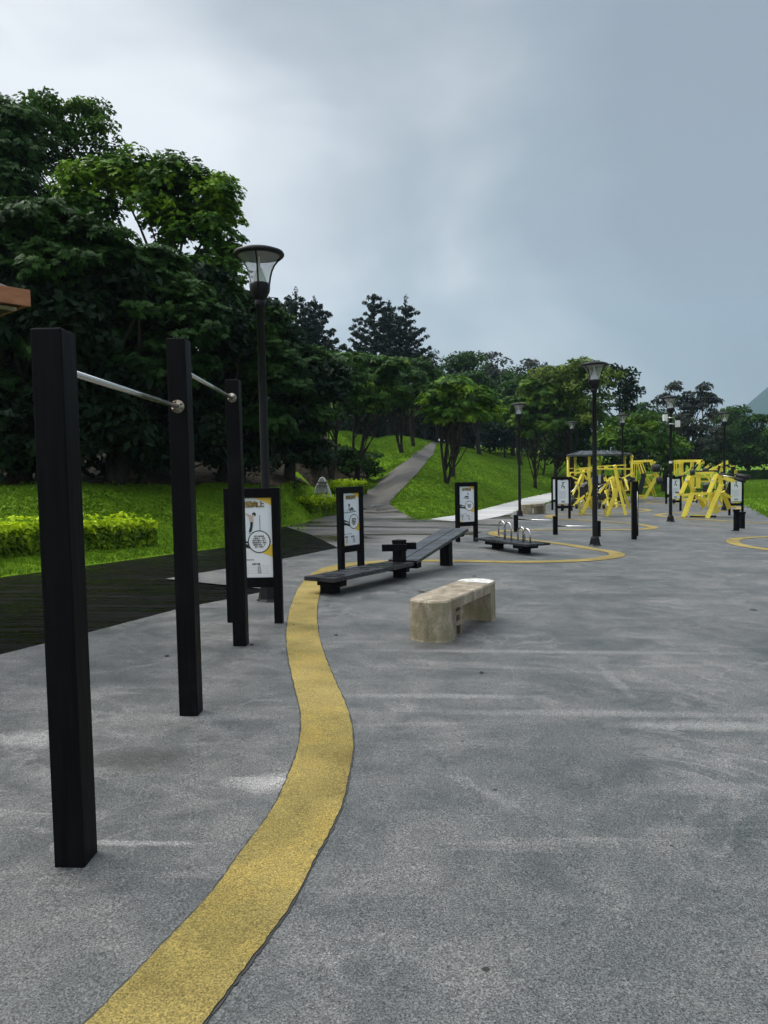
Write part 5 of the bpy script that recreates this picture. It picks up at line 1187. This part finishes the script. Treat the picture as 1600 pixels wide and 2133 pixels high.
# ---------- grass blades
def blades(name, region, n_of, hgt, wid, seed):
    rng = np.random.RandomState(seed); x0, x1, y0, y1 = region; n = n_of
    x = rng.uniform(x0, x1, n); y = rng.uniform(y0, y1, n)
    hf = hr_ = None
    ok = ~(inpoly(x, y, rubber) | inpoly(x, y, deck) | inpoly(x, y, asphalt) | inpoly(x, y, conc) | inpoly(x, y, mul) | inpoly(x, y, [hp[0]] + hp[1:] + hr))
    x, y = x[ok], y[ok]; z = terrain(x, y) + .01; n = len(x); kb = 4; out = []
    for j in range(kb):
        a = rng.uniform(0, 6.283, n); bx = x + rng.normal(0, wid * 1.5, n); by = y + rng.normal(0, wid * 1.5, n); h = hgt * rng.uniform(.5, 1.3, n); ln = h * rng.uniform(.2, .9, n); la = rng.uniform(0, 6.283, n)
        c, s = np.cos(a) * wid / 2, np.sin(a) * wid / 2
        out.append(np.stack([np.stack([bx - c, by - s, z], 1), np.stack([bx + c, by + s, z], 1), np.stack([bx + ln * np.cos(la), by + ln * np.sin(la), z + h], 1)], 1))
    V = np.stack(out, 1).reshape(-1, 3); o = np_mesh(name, V, np.arange(len(V)).reshape(-1, 3), M['blade']); tag(o, 'short mown green grass', 'grass', kind='stuff'); return o
blades('grass', (-15, -1.5, 9, 24), 52000, .055, .016, 1)
blades('grass', (-12, 16, 20, 46), 60000, .07, .035, 2)
blades('grass', (-12, 32, 44, 90), 60000, .08, .07, 3)
blades('grass', (10, 60, 20, 110), 50000, .07, .08, 4)
# weedy tufts on the left lawn
rng = np.random.RandomState(9)
for_p = []
for _ in range(260):
    px = rng.uniform(0, 660); py = rng.uniform(1015, 1120) if px > 350 else rng.uniform(1010, 1080)
    p = GT(px, py); for_p.append((p.x, p.y, p.z + .06))
for_p = np.array(for_p); Pp = np.repeat(for_p, 9, 0) + rng.normal(0, .10, (len(for_p) * 9, 3)) * np.array([1, 1, .35])
V, Fc = leaf_quads(Pp, np.tile([0, 0, 1.0], (len(Pp), 1)), .10, rng, aspect=.45, jitter=.5)
tag(np_mesh('lawn_weeds', V, Fc, M['blade']), 'low leafy weeds in the left lawn', 'weeds', kind='stuff')

# ---------- damp air: everything far away fades towards the sky
hm, HN, HL, HP = mat('damp_air'); HN.remove(HP)
pv_ = HN.new('ShaderNodeVolumePrincipled'); pv_.inputs['Color'].default_value = (0.50, 0.66, 0.86, 1); pv_.inputs['Density'].default_value = 0.00022; pv_.inputs['Anisotropy'].default_value = 0.2
HL.new(pv_.outputs[0], HN['Material Output'].inputs['Volume'])
hz_ = MB().box((790, 1370, 290), (3160, 3060, 610)).build('haze', hm); tag(hz_, kind='stuff')
